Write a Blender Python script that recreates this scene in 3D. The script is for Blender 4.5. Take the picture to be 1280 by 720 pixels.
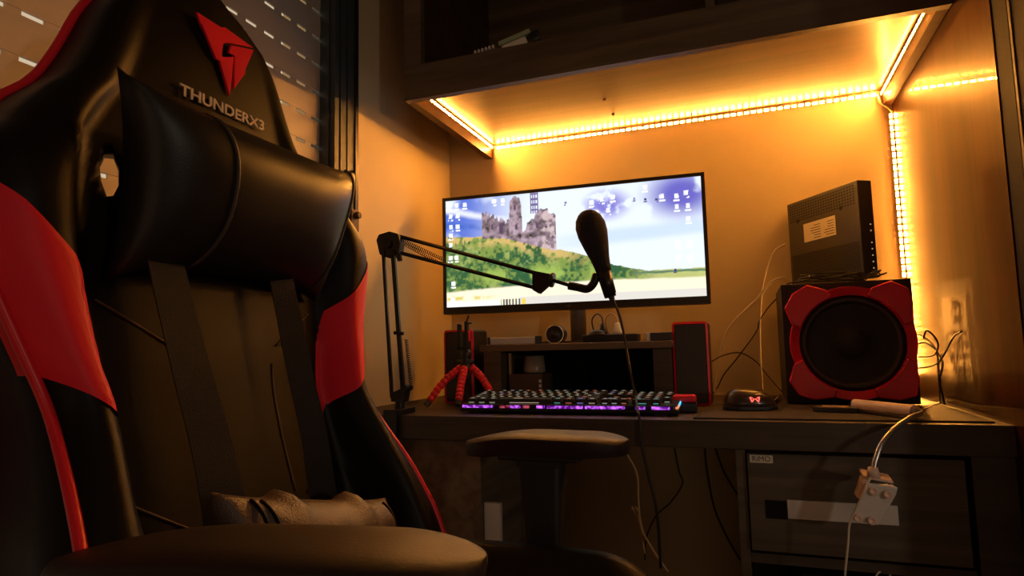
import bpy, bmesh, math, random
import numpy as np
from mathutils import Vector, Matrix
from math import radians, sin, cos, pi
random.seed(7); rng = np.random.default_rng(5)
S = bpy.context.scene
COL = S.collection
for o in list(bpy.data.objects): bpy.data.objects.remove(o)

# ------------------------------------------------------------ camera, world, light, exposure
CAM = Vector((0, 0, .88)); FPX = 792.0
def axes(p, y, r):
    cy, sy, cp, sp, cr, sr = cos(y), sin(y), cos(p), sin(p), cos(r), sin(r)
    F = Vector((-sy*cp, cy*cp, sp)); X = Vector((cy, sy, 0)); U = X.cross(F)
    return cr*X+sr*U, -sr*X+cr*U, F
AX, AU, AF = axes(radians(5.59), radians(20.28), radians(-1.28))
cd = bpy.data.cameras.new('camera'); cam = bpy.data.objects.new('camera', cd); COL.objects.link(cam)
cd.sensor_width = 36; cd.lens = FPX/1280*36; cd.clip_start = .01
cam.matrix_world = Matrix(((AX.x, AU.x, -AF.x, CAM.x), (AX.y, AU.y, -AF.y, CAM.y), (AX.z, AU.z, -AF.z, CAM.z), (0, 0, 0, 1)))
S.camera = cam
w = bpy.data.worlds.new('world'); S.world = w; w.use_nodes = True
w.node_tree.nodes['Background'].inputs[0].default_value = (1.0, .78, .52, 1)
w.node_tree.nodes['Background'].inputs[1].default_value = .62          # dusk light outside the shutter
S.view_settings.view_transform = 'Standard'; S.view_settings.look = 'None'
S.view_settings.exposure = 0; S.view_settings.gamma = 1; S.view_settings.use_curve_mapping = False
LED = 850.0          # strength of the amber tape
LEDC = (1.0, .385, .06)
SCREEN = 1.15
def area(name, loc, to, size, power, col, sy=None):
    l = bpy.data.lights.new(name, 'AREA'); l.energy = power; l.color = col; l.size = size
    if sy: l.shape = 'RECTANGLE'; l.size_y = sy
    o = bpy.data.objects.new(name, l); COL.objects.link(o); o.location = loc
    o.rotation_euler = (Vector(to)-Vector(loc)).to_track_quat('-Z', 'Y').to_euler(); return o
area('room_lamp', (1.25, -.25, 1.05), (.1, 1.2, .65), .10, 2.7, (1.0, .80, .60))
area('upper_fill', (.9, -.6, 2.3), (-.4, .9, .8), .5, .8, (1.0, .62, .38))  # added unseen fill from above, dim general light
area('front_fill', (.30, -1.3, .75), (-.2, 1.6, .5), .7, 1.3, (1.0, .66, .42))  # added unseen fill behind the camera, brightens the space under the desk

# ------------------------------------------------------------ pixel to real plane
def ray(u, v): return AF+(u-640)/FPX*AX+(360-v)/FPX*AU
def PY(u, v, y): d = ray(u, v); return CAM+d*(y/d.y)
def PZ(u, v, z): d = ray(u, v); return CAM+d*((z-CAM.z)/d.z)
def PX(u, v, x): d = ray(u, v); return CAM+d*(x/d.x)

# ------------------------------------------------------------ materials
M = {}
def mat(name, col, rough=.5, metal=0, coat=0, emit=None, es=0, trans=0, spec=.5, bump=0, bscale=60, var=0, vscale=8, ior=1.45, crough=.05, sheen=0):
    m = bpy.data.materials.new(name); m.use_nodes = True; nt = m.node_tree; N = nt.nodes; L = nt.links
    b = N['Principled BSDF']; I = b.inputs
    I['Base Color'].default_value = (*col, 1); I['Roughness'].default_value = rough; I['Metallic'].default_value = metal
    I['Coat Weight'].default_value = coat; I['Coat Roughness'].default_value = crough; I['Transmission Weight'].default_value = trans
    I['Specular IOR Level'].default_value = spec; I['IOR'].default_value = ior; I['Sheen Weight'].default_value = sheen
    if emit: I['Emission Color'].default_value = (*emit, 1); I['Emission Strength'].default_value = es
    tc = N.new('ShaderNodeTexCoord')
    if var:
        n = N.new('ShaderNodeTexNoise'); n.inputs['Scale'].default_value = vscale; n.inputs['Detail'].default_value = 4
        L.new(tc.outputs['Object'], n.inputs['Vector'])
        mx = N.new('ShaderNodeMix'); mx.data_type = 'RGBA'
        mx.inputs['A'].default_value = (*[c*(1-var) for c in col], 1); mx.inputs['B'].default_value = (*[min(1, c*(1+var)) for c in col], 1)
        L.new(n.outputs['Fac'], mx.inputs['Factor']); L.new(mx.outputs['Result'], I['Base Color'])
    if bump:
        n = N.new('ShaderNodeTexNoise'); n.inputs['Scale'].default_value = bscale; n.inputs['Detail'].default_value = 3
        L.new(tc.outputs['Object'], n.inputs['Vector'])
        bp = N.new('ShaderNodeBump'); bp.inputs['Strength'].default_value = bump; bp.inputs['Distance'].default_value = .002
        L.new(n.outputs['Fac'], bp.inputs['Height']); L.new(bp.outputs['Normal'], I['Normal'])
    M[name] = m; return m
def wood(name, a, b_, rough=.4, coat=0, axis=0, scale=3, crough=.1, contrast=(.35, .65), spec=.5, tint=(1, 1, 1)):
    m = bpy.data.materials.new(name); m.use_nodes = True; nt = m.node_tree; N = nt.nodes; L = nt.links
    b = N['Principled BSDF']; b.inputs['Roughness'].default_value = rough; b.inputs['Coat Weight'].default_value = coat
    b.inputs['Coat Tint'].default_value = (*tint, 1); b.inputs['Coat Roughness'].default_value = crough; b.inputs['Specular IOR Level'].default_value = spec
    tc = N.new('ShaderNodeTexCoord'); mp = N.new('ShaderNodeMapping')
    sc = [scale*9]*3; sc[axis] = scale*.45; mp.inputs['Scale'].default_value = sc
    L.new(tc.outputs['Object'], mp.inputs['Vector'])
    n = N.new('ShaderNodeTexNoise'); n.inputs['Scale'].default_value = 1; n.inputs['Detail'].default_value = 8; n.inputs['Roughness'].default_value = .65
    n.inputs['Distortion'].default_value = .6
    L.new(mp.outputs['Vector'], n.inputs['Vector'])
    cr = N.new('ShaderNodeValToRGB'); cr.color_ramp.elements[0].position = contrast[0]; cr.color_ramp.elements[1].position = contrast[1]
    cr.color_ramp.elements[0].color = (*a, 1); cr.color_ramp.elements[1].color = (*b_, 1)
    L.new(n.outputs['Fac'], cr.inputs['Fac']); L.new(cr.outputs['Color'], b.inputs['Base Color'])
    bp = N.new('ShaderNodeBump'); bp.inputs['Strength'].default_value = .12; bp.inputs['Distance'].default_value = .001
    L.new(n.outputs['Fac'], bp.inputs['Height']); L.new(bp.outputs['Normal'], b.inputs['Normal'])
    M[name] = m; return m
mat('wall_paint', (.68, .55, .33), .75, var=.03, vscale=3, bump=.08, bscale=120)
mat('floor_tile', (.12, .08, .055), .35, var=.2)
mat('ceiling_paint', (.55, .5, .45), .9, var=.03)
mat('shutter', (.50, .43, .38), .45, var=.05, vscale=4)
mat('slot_rim', (.5, .45, .4), .5)
mat('frame_metal', (.05, .062, .07), .5)
mat('frame_dark', (.03, .03, .034), .4, metal=.3)
wood('desk_wood', (.030, .020, .013), (.070, .048, .030), .5, scale=3)
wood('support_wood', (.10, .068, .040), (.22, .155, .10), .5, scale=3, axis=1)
wood('drawer_wood', (.028, .019, .012), (.12, .090, .058), .5, scale=3, contrast=(.3, .7))
wood('cab_wood', (.040, .018, .006), (.078, .036, .013), .38, coat=.18, scale=2.5, crough=.2, spec=.12, tint=(1, .7, .4))
wood('cab_wood_dark', (.075, .048, .026), (.17, .115, .065), .45, scale=2.5)
wood('gloss_panel', (.020, .005, .001), (.055, .016, .003), .4, coat=.36, axis=2, scale=2.2, crough=.025, spec=.06, tint=(1, .7, .35))
mat('black_trim', (.006, .005, .005), .7, spec=.2)
mat('brass_trim', (.10, .06, .03), .6)
mat('leather', (.006, .004, .003), .45, bump=.10, bscale=700, spec=.17)
mat('leather_soft', (.015, .012, .011), .40, bump=.10, bscale=700, spec=.40)
mat('leather_matte', (.040, .030, .024), .55, bump=.3, bscale=300)
mat('leather_perf', (.085, .055, .045), .42, bump=.5, bscale=500, spec=.6)
mat('red_leather', (.82, .014, .034), .5, bump=.08, bscale=700, spec=.3)
mat('red_piping', (.78, .012, .028), .4)
mat('logo_red', (.66, .006, .035), .7, spec=.15)
mat('logo_grey', (.42, .36, .33), .5)
mat('strap', (.014, .010, .009), .75, bump=.5, bscale=700)
mat('arm_plastic', (.022, .020, .020), .5)
mat('arm_pad', (.020, .012, .011), .5, bump=.1, bscale=300)
mat('black_plastic', (.014, .013, .012), .45)
mat('satin_black', (.02, .018, .016), .3)
mat('dark_grey', (.05, .045, .04), .5)
mat('boom_black', (.010, .009, .009), .4, metal=.2)
mat('steel', (.55, .53, .5), .3, metal=.9)
mat('grey_metal', (.22, .2, .19), .4, metal=.6)
mat('foam', (.018, .015, .02), .95, bump=.6, bscale=300)
mat('red_plastic', (.80, .02, .035), .4)
mat('sub_red', (.85, .020, .055), .38, var=.08, vscale=20)
mat('cone', (.022, .016, .012), .6, bump=.1, bscale=200)
mat('cone_rubber', (.045, .026, .014), .4)
mat('sub_box', (.018, .015, .013), .6, bump=.2, bscale=250)
mat('metal_plate', (.42, .38, .30), .4, metal=.4)
mat('router', (.035, .029, .022), .5, bump=.1, bscale=200)
mat('router_hole', (.004, .004, .003), .8)
mat('sticker', (.75, .68, .55), .6)
mat('ink', (.05, .04, .03), .6)
mat('silver_plate', (.62, .60, .57), .45, metal=.15)
mat('white_plastic', (.72, .68, .64), .35)
mat('pink_white', (.75, .55, .45), .4)
mat('white_cable', (.70, .62, .50), .5)
mat('black_cable', (.015, .012, .01), .5)
mat('tan_cable', (.55, .33, .14), .5)
mat('mat_fabric', (.035, .026, .020), .8, bump=.2, bscale=500)
mat('keycap', (.030, .028, .030), .45)
mat('pale_green', (.35, .40, .25), .5)
mat('brown_box', (.10, .055, .035), .6, var=.2)
mat('light_patch_white', (.62, .60, .55), .6)  # pale colour imitating lamplight on the desk support
mat('leather_seam', (.07, .035, .018), .5)
mat('led_tape', (.7, .6, .4), .5)
def emi(name, c, s): return mat(name, tuple(x*.3 for x in c), .5, emit=c, es=s)
emi('led', LEDC, LED)
emi('purple', (.36, .025, .85), 1.0); emi('violet_red', (.6, .05, .12), .5); emi('cyan', (.1, .6, 1.0), 1.2); emi('green_led', (.1, .9, .2), .8)
emi('orange_led', (1, .3, .1), .9); emi('red_led', (1, .10, .07), 2.2); emi('blue_led', (.1, .12, 1.0), 2.5); emi('tiny_led', (.9, .6, .3), .5)
emi('legend', (.60, .55, .42), .7); emi('legend_red', (.9, .2, .1), .45)

def glow(nm, sc, lo, hi, base, top):
    m = M[nm]; N = m.node_tree.nodes; L = m.node_tree.links; b = N['Principled BSDF']; tc = N.new('ShaderNodeTexCoord'); n = N.new('ShaderNodeTexNoise'); n.inputs['Scale'].default_value = sc; n.inputs['Detail'].default_value = 1
    L.new(tc.outputs['Object'], n.inputs['Vector']); c = N.new('ShaderNodeValToRGB'); c.color_ramp.elements[0].position = lo; c.color_ramp.elements[1].position = hi
    c.color_ramp.elements[0].color = (*base, 1); c.color_ramp.elements[1].color = (*top, 1); L.new(n.outputs['Fac'], c.inputs['Fac']); L.new(c.outputs['Color'], b.inputs['Emission Color'])
glow('purple', 110, .38, .68, (.10, .004, .22), (1.0, .22, 1.6)); glow('violet_red', 110, .4, .65, (.12, .004, .02), (1.0, .15, .25))
m = M['legend']; N = m.node_tree.nodes; L = m.node_tree.links; oi = N.new('ShaderNodeObjectInfo'); c = N.new('ShaderNodeValToRGB'); c.color_ramp.interpolation = 'CONSTANT'; L.new(oi.outputs['Random'], c.inputs['Fac'])
els = [(0, (.50, .48, .36)), (.28, (.42, .50, .34)), (.50, (.55, .42, .30)), (.68, (.40, .44, .42)), (.82, (.62, .16, .08)), (.90, (.10, .45, .40)), (.95, (.25, .20, .75))]
for i, (p, k) in enumerate(els):
    e = c.color_ramp.elements[i] if i < 2 else c.color_ramp.elements.new(p)
    e.position = p; e.color = (*k, 1)
L.new(c.outputs['Color'], N['Principled BSDF'].inputs['Emission Color'])

# ------------------------------------------------------------ mesh helpers
def nb(): return bmesh.new()
def add_box(bm, lo, hi, mtx=None):
    lo, hi = Vector(lo), Vector(hi)
    vs = [bm.verts.new((x, y, z)) for x in (lo.x, hi.x) for y in (lo.y, hi.y) for z in (lo.z, hi.z)]
    for f in ((0, 1, 3, 2), (4, 6, 7, 5), (0, 4, 5, 1), (2, 3, 7, 6), (0, 2, 6, 4), (1, 5, 7, 3)): bm.faces.new([vs[i] for i in f])
    if mtx is not None: bmesh.ops.transform(bm, matrix=mtx, verts=vs)
    return vs
def box(lo, hi, mtx=None): bm = nb(); add_box(bm, lo, hi, mtx); return bm
def spline(pts, n=8):
    P = [Vector(p) for p in pts]
    if len(P) < 3: return P
    out = []; Q = [2*P[0]-P[1]]+P+[2*P[-1]-P[-2]]
    for i in range(1, len(Q)-2):
        a, b, c, d = Q[i-1:i+3]
        for k in range(n):
            t = k/n; out.append(.5*((2*b)+(c-a)*t+(2*a-5*b+4*c-d)*t*t+(3*b-a-3*c+d)*t**3))
    out.append(P[-1]); return out
def add_tube(bm, pts, r, seg=8, cap=True, flat=None):
    pts = [Vector(p) for p in pts]; rings = []; prev = None
    for i, p in enumerate(pts):
        d = (pts[min(i+1, len(pts)-1)]-pts[max(i-1, 0)])
        d = d.normalized() if d.length > 1e-9 else Vector((0, 0, 1))
        if prev is None:
            a = d.cross(Vector((0, 0, 1)));
            if a.length < .1: a = d.cross(Vector((0, 1, 0)))
        else: a = prev-d*prev.dot(d)
        a.normalize(); prev = a; b = d.cross(a); rr = r[i] if isinstance(r, (list, tuple)) else r
        rings.append([bm.verts.new(p+(a*cos(2*pi*k/seg)+b*sin(2*pi*k/seg))*rr) for k in range(seg)])
    for A, B in zip(rings, rings[1:]):
        for k in range(seg): bm.faces.new((A[k], A[(k+1) % seg], B[(k+1) % seg], B[k]))
    if cap: bm.faces.new(rings[0][::-1]); bm.faces.new(rings[-1])
def tube(pts, r, seg=8, n=8): bm = nb(); add_tube(bm, spline(pts, n), r, seg); return bm
def rod(p0, p1, r0, r1=None, seg=14): bm = nb(); add_tube(bm, [p0, p1], [r0, r0 if r1 is None else r1], seg); return bm
def add_rod(bm, p0, p1, r0, r1=None, seg=12): add_tube(bm, [p0, p1], [r0, r0 if r1 is None else r1], seg)
def add_lathe(bm, origin, axis, prof, seg=32):       # prof: (radius, distance along axis)
    axis = Vector(axis).normalized(); a = axis.orthogonal().normalized(); b = axis.cross(a); o = Vector(origin); rings = []
    for r, h in prof:
        if r < 1e-6: rings.append([bm.verts.new(o+axis*h)])
        else: rings.append([bm.verts.new(o+axis*h+(a*cos(2*pi*k/seg)+b*sin(2*pi*k/seg))*r) for k in range(seg)])
    for A, B in zip(rings, rings[1:]):
        for k in range(seg):
            f = [A[k % len(A)], A[(k+1) % len(A)], B[(k+1) % len(B)], B[k % len(B)]]; g = []
            for v in f:
                if v not in g: g.append(v)
            if len(g) > 2: bm.faces.new(g)
def lathe(*a, **k): bm = nb(); add_lathe(bm, *a, **k); return bm
def add_prism(bm, pts, vec):          # planar loop of 3d points, swept by vec
    A = [bm.verts.new(p) for p in pts]; B = [bm.verts.new(Vector(p)+Vector(vec)) for p in pts]
    bm.faces.new(A[::-1]); bm.faces.new(B); n = len(A)
    for i in range(n): bm.faces.new((A[i], A[(i+1) % n], B[(i+1) % n], B[i]))
def prism(pts, vec): bm = nb(); add_prism(bm, pts, vec); return bm
def rrect(cx, cy, w, h, r, n=5):
    o = []
    for sx, sy, a0 in ((1, 1, 0), (-1, 1, 90), (-1, -1, 180), (1, -1, 270)):
        for k in range(n+1):
            a = radians(a0+90*k/n); o.append((cx+sx*(w/2-r)+r*cos(a), cy+sy*(h/2-r)+r*sin(a)))
    return o
INV = {}
def obj(name, bm, m, parent=None, smooth=False, bevel=0, label=None, kind=None, seg=2):
    bmesh.ops.recalc_face_normals(bm, faces=bm.faces)
    if parent is not None and parent.name in INV: bm.transform(INV[parent.name])
    me = bpy.data.meshes.new(name); bm.to_mesh(me); bm.free()
    if m: me.materials.append(M[m] if isinstance(m, str) else m)
    if smooth:
        for p in me.polygons: p.use_smooth = True
    o = bpy.data.objects.new(name, me); COL.objects.link(o)
    if parent is not None:
        o.parent = parent
        if parent.name in INV: INV[o.name] = INV[parent.name]
    if bevel:
        b = o.modifiers.new('bevel', 'BEVEL'); b.width = bevel; b.segments = seg; b.limit_method = 'ANGLE'; b.angle_limit = radians(35)
        if not smooth:
            for p in me.polygons: p.use_smooth = True
            ns = o.modifiers.new('wn', 'WEIGHTED_NORMAL'); ns.keep_sharp = True
    if label: o['label'] = label
    if kind: o['kind'] = kind
    return o
def thing(name, label, cat, loc=(0, 0, 0), rotz=0, group=None):
    o = bpy.data.objects.new(name, None); COL.objects.link(o); o.location = loc; o.rotation_euler = (0, 0, rotz)
    o.empty_display_size = .05
    o['label'] = label; o['category'] = cat
    if group: o['group'] = group
    INV[o.name] = (Matrix.Translation(loc) @ Matrix.Rotation(rotz, 4, 'Z')).inverted()
    return o
def local(t): INV[t.name] = Matrix.Identity(4); return t          # parts given in the thing's own axes
def tag(o, label, cat, group=None):
    o['label'] = label; o['category'] = cat
    if group: o['group'] = group
    return o
def struct(name, bm, m, parent=None, **k): return obj(name, bm, m, parent, kind='structure', **k)
def textmesh(s, size, ext=.0004, bold=0):
    c = bpy.data.curves.new('t', 'FONT'); c.body = s; c.size = size; c.extrude = ext; c.align_x = 'CENTER'; c.align_y = 'CENTER'; c.offset = bold
    o = bpy.data.objects.new('t', c); COL.objects.link(o); bpy.context.view_layer.update()
    me = bpy.data.meshes.new_from_object(o.evaluated_get(bpy.context.evaluated_depsgraph_get()))
    bm = nb(); bm.from_mesh(me); bpy.data.objects.remove(o); bpy.data.meshes.remove(me); return bm
def basis(o, x, y):
    x, y = Vector(x).normalized(), Vector(y).normalized(); z = x.cross(y)
    return Matrix(((x.x, y.x, z.x, o[0]), (x.y, y.y, z.y, o[1]), (x.z, y.z, z.z, o[2]), (0, 0, 0, 1)))

# ============================================================ SETTING
XL, XR, YB, ZD, YD = -.86, .37, 1.78, .75, 1.17
ZC = 2.5
struct('floor', box((XL-.2, -1.6, -.05), (2.3, YB+.1, 0)), 'floor_tile')
struct('ceiling', box((XL-.2, -1.6, ZC), (2.3, YB+.1, ZC+.05)), 'ceiling_paint')
struct('wall_back', box((XL-.2, YB, 0), (2.3, YB+.1, ZC)), 'wall_paint')
bm = nb(); W0, W1, Z0, Z1 = -.5, 1.24, .62, 2.2
add_box(bm, (XL-.2, W1, 0), (XL, YB, ZC)); add_box(bm, (XL-.2, -1.6, 0), (XL, W0, ZC))
add_box(bm, (XL-.2, W0, 0), (XL, W1, Z0)); add_box(bm, (XL-.2, W0, Z1), (XL, W1, ZC))
struct('wall_left', bm, 'wall_paint')
struct('wall_front', box((XL-.2, -1.7, 0), (2.3, -1.6, ZC)), 'wall_paint')
struct('wall_far_right', box((2.3, -1.7, 0), (2.4, YB+.1, ZC)), 'wall_paint')
wr = struct('wall_right', box((XR, 1.112, 0), (XR+.06, YB-.001, 2.4)), 'gloss_panel', label='glossy reddish brown laminate side panel right of the desk')
struct('trim_1', box((XR+.002, 1.06, 0), (XR+.06, 1.1115, 2.4)), 'black_trim')
struct('trim_2', box((XR+.000, 1.044, 0), (XR+.06, 1.0515, 2.4)), 'brass_trim')
struct('trim_3', box((XR+.002, .97, 0), (XR+.06, 1.0435, 2.4)), 'black_trim')
struct('trim_4', box((XR+.004, 1.052, 0), (XR+.06, 1.0595, 2.4)), 'black_trim')
# window with its aluminium frame
win = bpy.data.objects.new('window_1', None); COL.objects.link(win); win['kind'] = 'structure'
bm = nb()
for a, b in ((1.165, 1.18), (1.187, 1.208), (1.214, 1.2395)): add_box(bm, (XL-.035, a, Z0), (XL+.012, b, Z1))
add_box(bm, (XL-.05, 1.16, Z0), (XL-.002, 1.2395, Z1))
add_box(bm, (XL-.05, W0, Z0), (XL+.01, 1.16, Z0+.05)); add_box(bm, (XL-.05, W0, Z1-.05), (XL+.01, 1.16, Z1)); add_box(bm, (XL-.05, W0, Z0), (XL+.01, W0+.06, Z1))
obj('window_frame', bm, 'frame_metal', win, kind='structure')
obj('reveal_strip', box((XL-.0, 1.2405, Z0), (XL+.016, 1.252, Z1)), 'frame_dark', win, kind='structure')
bm = nb(); add_box(bm, (XL+.012, 1.205, 1.16), (XL+.03, 1.235, 1.21)); add_rod(bm, (XL+.03, 1.22, 1.195), (XL+.042, 1.22, 1.195), .008)
obj('window_latch', bm, 'brass_trim', win, bevel=.002, kind='structure')
# roller shutter, slat by slat, the slots between the slats are real gaps
shut = thing('roller_shutter', 'beige slatted roller shutter with rows of light slots behind the chair', 'shutter', (XL-.03, .35, Z0+.05))
PITCH = .0637; n = int((Z1-.05-Z0-.05)/PITCH)
bm = nb(); prof = [(.0015, 0), (.0045, .0008), (.0052, .012), (.0056, .029), (.0052, .046), (.0045, .0568), (.0015, .0572)]
add_prism(bm, [(x, -.79, z) for x, z in prof], (0, 1.5985, 0))
y = -.79
while y < .80:  #                                      # narrow webs that leave 31 mm slots between them
    add_box(bm, (.0018, y, .0570), (.0040, min(y+.021, .80), .0640)); y += .050
bmesh.ops.recalc_face_normals(bm, faces=bm.faces)
slat_me = bpy.data.meshes.new('slat'); bm.to_mesh(slat_me); bm.free(); slat_me.materials.append(M['shutter'])
zoff = 1.4705-.0605-(Z0+.05); zoff -= int(zoff/PITCH)*PITCH
for i in range(n):
    o = bpy.data.objects.new('slat', slat_me); COL.objects.link(o); o.parent = shut; o.location = (0, 0, zoff+i*PITCH)

# ============================================================ OVERHEAD CABINET
CX0, CX1, CY0, CZ0 = -.73, XR-.001, 1.29, 1.47
cab = thing('overhead_cabinet', 'brown wooden overhead shelf cabinet mounted above the desk', 'cabinet', (-.18, 1.5, CZ0))
obj('side_panel', box((CX0, CY0, CZ0), (CX0+.02, YB-.001, 2.1)), 'cab_wood', cab)
obj('side_panel', box((CX1-.02, CY0, CZ0), (CX1, YB-.001, 2.1)), 'cab_wood', cab)
obj('front_rail', box((CX0, CY0-.0195, CZ0), (CX1, CY0-.0005, CZ0+.083)), 'cab_wood_dark', cab)
obj('end_rail', box((CX0, CY0-.0195, CZ0+.0835), (CX0+.045, CY0-.0005, 2.1)), 'cab_wood_dark', cab)
obj('bottom_board', box((CX0+.0205, CY0, 1.512), (CX1-.0205, YB-.001, 1.53)), 'cab_wood', cab)
obj('shelf_board', box((CX0+.0205, CY0, 1.532), (CX1-.0205, YB-.02, 1.553)), 'cab_wood_dark', cab)
obj('top_board', box((CX0+.0205, CY0, 2.08), (CX1-.0205, YB-.001, 2.0995)), 'cab_wood_dark', cab)
obj('back_board', box((CX0+.0205, YB-.018, 1.555), (CX1-.0205, YB-.001, 2.079)), 'cab_wood_dark', cab)
obj('divider', box((-.05, 1.45, 1.555), (-.03, YB-.02, 2.079)), 'cab_wood_dark', cab)
for y in (1.66, 1.55): obj('screw_cover', rod((-.31, y, 1.512), (-.31, y, 1.5065), .004), 'cab_wood', cab)
# things on the upper shelf
pb = thing('plastic_bag', 'crumpled clear bag with pale print at the left end of the overhead shelf', 'bag', (-.535, 1.322, 1.554))
bm = nb(); bmesh.ops.create_icosphere(bm, subdivisions=4, radius=1)
for v in bm.verts:
    n_ = v.co.copy(); k = 1+.22*sin(n_.x*9+2*n_.y*5)*cos(n_.z*8+n_.x*3)+.1*sin(n_.y*23+n_.z*17)
    v.co = Vector((-.535+n_.x*.036*k, 1.322+n_.y*.022*k, 1.566+n_.z*.016*k))
    v.co.z = max(v.co.z, 1.5545)
obj('bag_film', bm, mat('bag_film', (.22, .17, .18), .25, spec=.6), pb, smooth=True)
bm = nb()
for i in range(6): add_box(bm, (-.560+i*.009, 1.297, 1.567+.001*i), (-.556+i*.009, 1.3035, 1.574+.001*i))
obj('print', bm, 'sticker', pb, kind='stuff')
tb = thing('packet', 'small packet with pale green lid, white band and black cap on the overhead shelf', 'packet', (-.455, 1.318, 1.554), radians(6)); local(tb)
RT = Matrix.Rotation(radians(-16), 4, 'Y')
obj('body', box((-.034, -.016, .010), (.026, .016, .030), RT), 'sticker', tb, bevel=.004)
obj('lid', box((-.038, -.018, .0305), (.040, .012, .042), RT), 'pale_green', tb, bevel=.003)
obj('stand', box((-.030, -.012, .0008), (.030, .014, .012)), 'leather_perf', tb, bevel=.002)
obj('cap', rod((.027, 0, .026), (.050, 0, .034), .019, .020, 20), 'satin_black', tb, bevel=.003)

# ============================================================ LED TAPE
led = thing('led_strip', 'glowing amber light strip running under the cabinet and down the corner', 'light strip', (-.2, 1.77, 1.5))
ledbm = nb(); tape = nb(); shell_ = nb()
def strip(p, q, nrm, wd):
    p, q, nrm, wd = Vector(p), Vector(q), Vector(nrm), Vector(wd); L = (q-p).length; d = (q-p)/L; k = max(1, int(L/.0166))
    mt = basis(p, d, wd)
    s = 1 if d.cross(wd).dot(nrm) > 0 else -1
    add_box(tape, (0, -.004, min(0, s*.0008)), (L, .004, max(0, s*.0008)), mt)
    for i in range(k):
        c = (i+.5)*L/k; lo = .0009*s; hi = .0025*s
        add_box(shell_, (c-.0060, -.0030, min(lo, hi)), (c+.0060, .0030, max(lo, hi)), mt)
        add_box(ledbm, (c-.0050, -.0027, hi+.0001*s-.00005), (c+.0050, .0027, hi+.0001*s+.00005), mt)
ZU = 1.5112
strip((CX0+.03, YB-.0015, ZU-.009), (CX1-.03, YB-.0015, ZU-.009), (0, -1, 0), (0, 0, 1))
strip((CX0+.0208, CY0+.05, ZU-.008), (CX0+.0208, YB-.01, ZU-.008), (1, 0, 0), (0, 0, 1))
strip((CX1-.0208, CY0+.02, ZU-.012), (CX1-.0208, YB-.01, ZU-.012), (-1, 0, 0), (0, 0, 1))
strip((XR-.0045, YB-.004, 1.45), (XR-.0045, YB-.004, .80), (-.34, -.94, 0), (.94, -.34, 0))
add_tube(tape, spline([(CX1-.03, YB-.006, 1.50), (CX1-.026, YB-.012, 1.478), (CX1-.012, YB-.016, 1.462), (XR-.004, YB-.018, 1.448)]), .0022, 6)
obj('tape', tape, 'led_tape', led); obj('diode', ledbm, 'led', led, kind='stuff'); obj('diode_housing', shell_, 'led_tape', led, kind='stuff')

# ============================================================ DESK
desk = thing('desk', 'long dark brown wooden desk fixed between the two side walls', 'desk', (-.25, 1.47, 0))
obj('desktop', box((XL+.001, YD, .702), (XR-.001, YB-.001, ZD)), 'desk_wood', desk, bevel=.0015)
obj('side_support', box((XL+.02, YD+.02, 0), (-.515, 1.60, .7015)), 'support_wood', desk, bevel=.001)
du = thing('drawer_unit', 'dark wood drawer cabinet under the right end of the desk', 'cabinet', (.17, 1.4, 0))
obj('side_panel', box((-.032, 1.195, 0), (-.016, 1.70, .7015)), 'drawer_wood', du)
obj('side_panel', box((.312, 1.1801, 0), (.3685, 1.70, .7015)), 'desk_wood', du)
obj('divider', box((-.0155, 1.2, .508), (.3115, 1.70, .524)), 'desk_wood', du)
obj('floor_board', box((-.0155, 1.2, .03), (.3115, 1.70, .046)), 'desk_wood', du)
obj('back_panel', box((-.0155, 1.684, .047), (.3115, 1.699, .507)), 'desk_wood', du)
dr = obj('drawer', box((-.0135, 1.186, .532), (.3045, 1.204, .694)), 'drawer_wood', du, bevel=.001)
obj('handle', box((.046, 1.1815, .589), (.208, 1.186, .620)), 'silver_plate', dr, bevel=.001, label='brushed silver recessed handle')
obj('handle_recess', box((.012, 1.184, .587), (.045, 1.1875, .617)), 'black_trim', dr)
stc = obj('brand_plate', box((-.009, 1.1845, .6785), (.028, 1.186, .6915)), 'sticker', dr)
tm = textmesh('RiMO', .0125, .0002); tm.transform(basis((.0095, 1.1843, .685), (1, 0, 0), (0, 0, 1))); obj('lettering', tm, 'ink', dr)
bd = obj('light_patch', box((-.5138, 1.200, .0005), (-.4790, 1.212, 0.5774)), 'light_patch_white', bevel=.001); tag(bd, 'narrow white slab standing in for a patch of lamplight on the left desk support', 'light_patch')  # pale slab added in place of a lamplight patch
pc = thing('computer_tower', 'black computer tower with blue light in the bay under the drawer', 'computer', (.16, 1.42, .046))
obj('case', box((.06, 1.235, .058), (.27, 1.64, .485)), 'black_plastic', pc, bevel=.006)
obj('power_light', box((.118, 1.2325, .478), (.138, 1.2345, .4815)), 'blue_led', pc)
obj('status_light', box((.155, 1.2325, .465), (.160, 1.2345, .474)), 'green_led', pc)
for x in (.085, .245):
    for y in (1.26, 1.6): obj('foot', rod((x, y, .0465), (x, y, .058), .012), 'black_plastic', pc)

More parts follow.
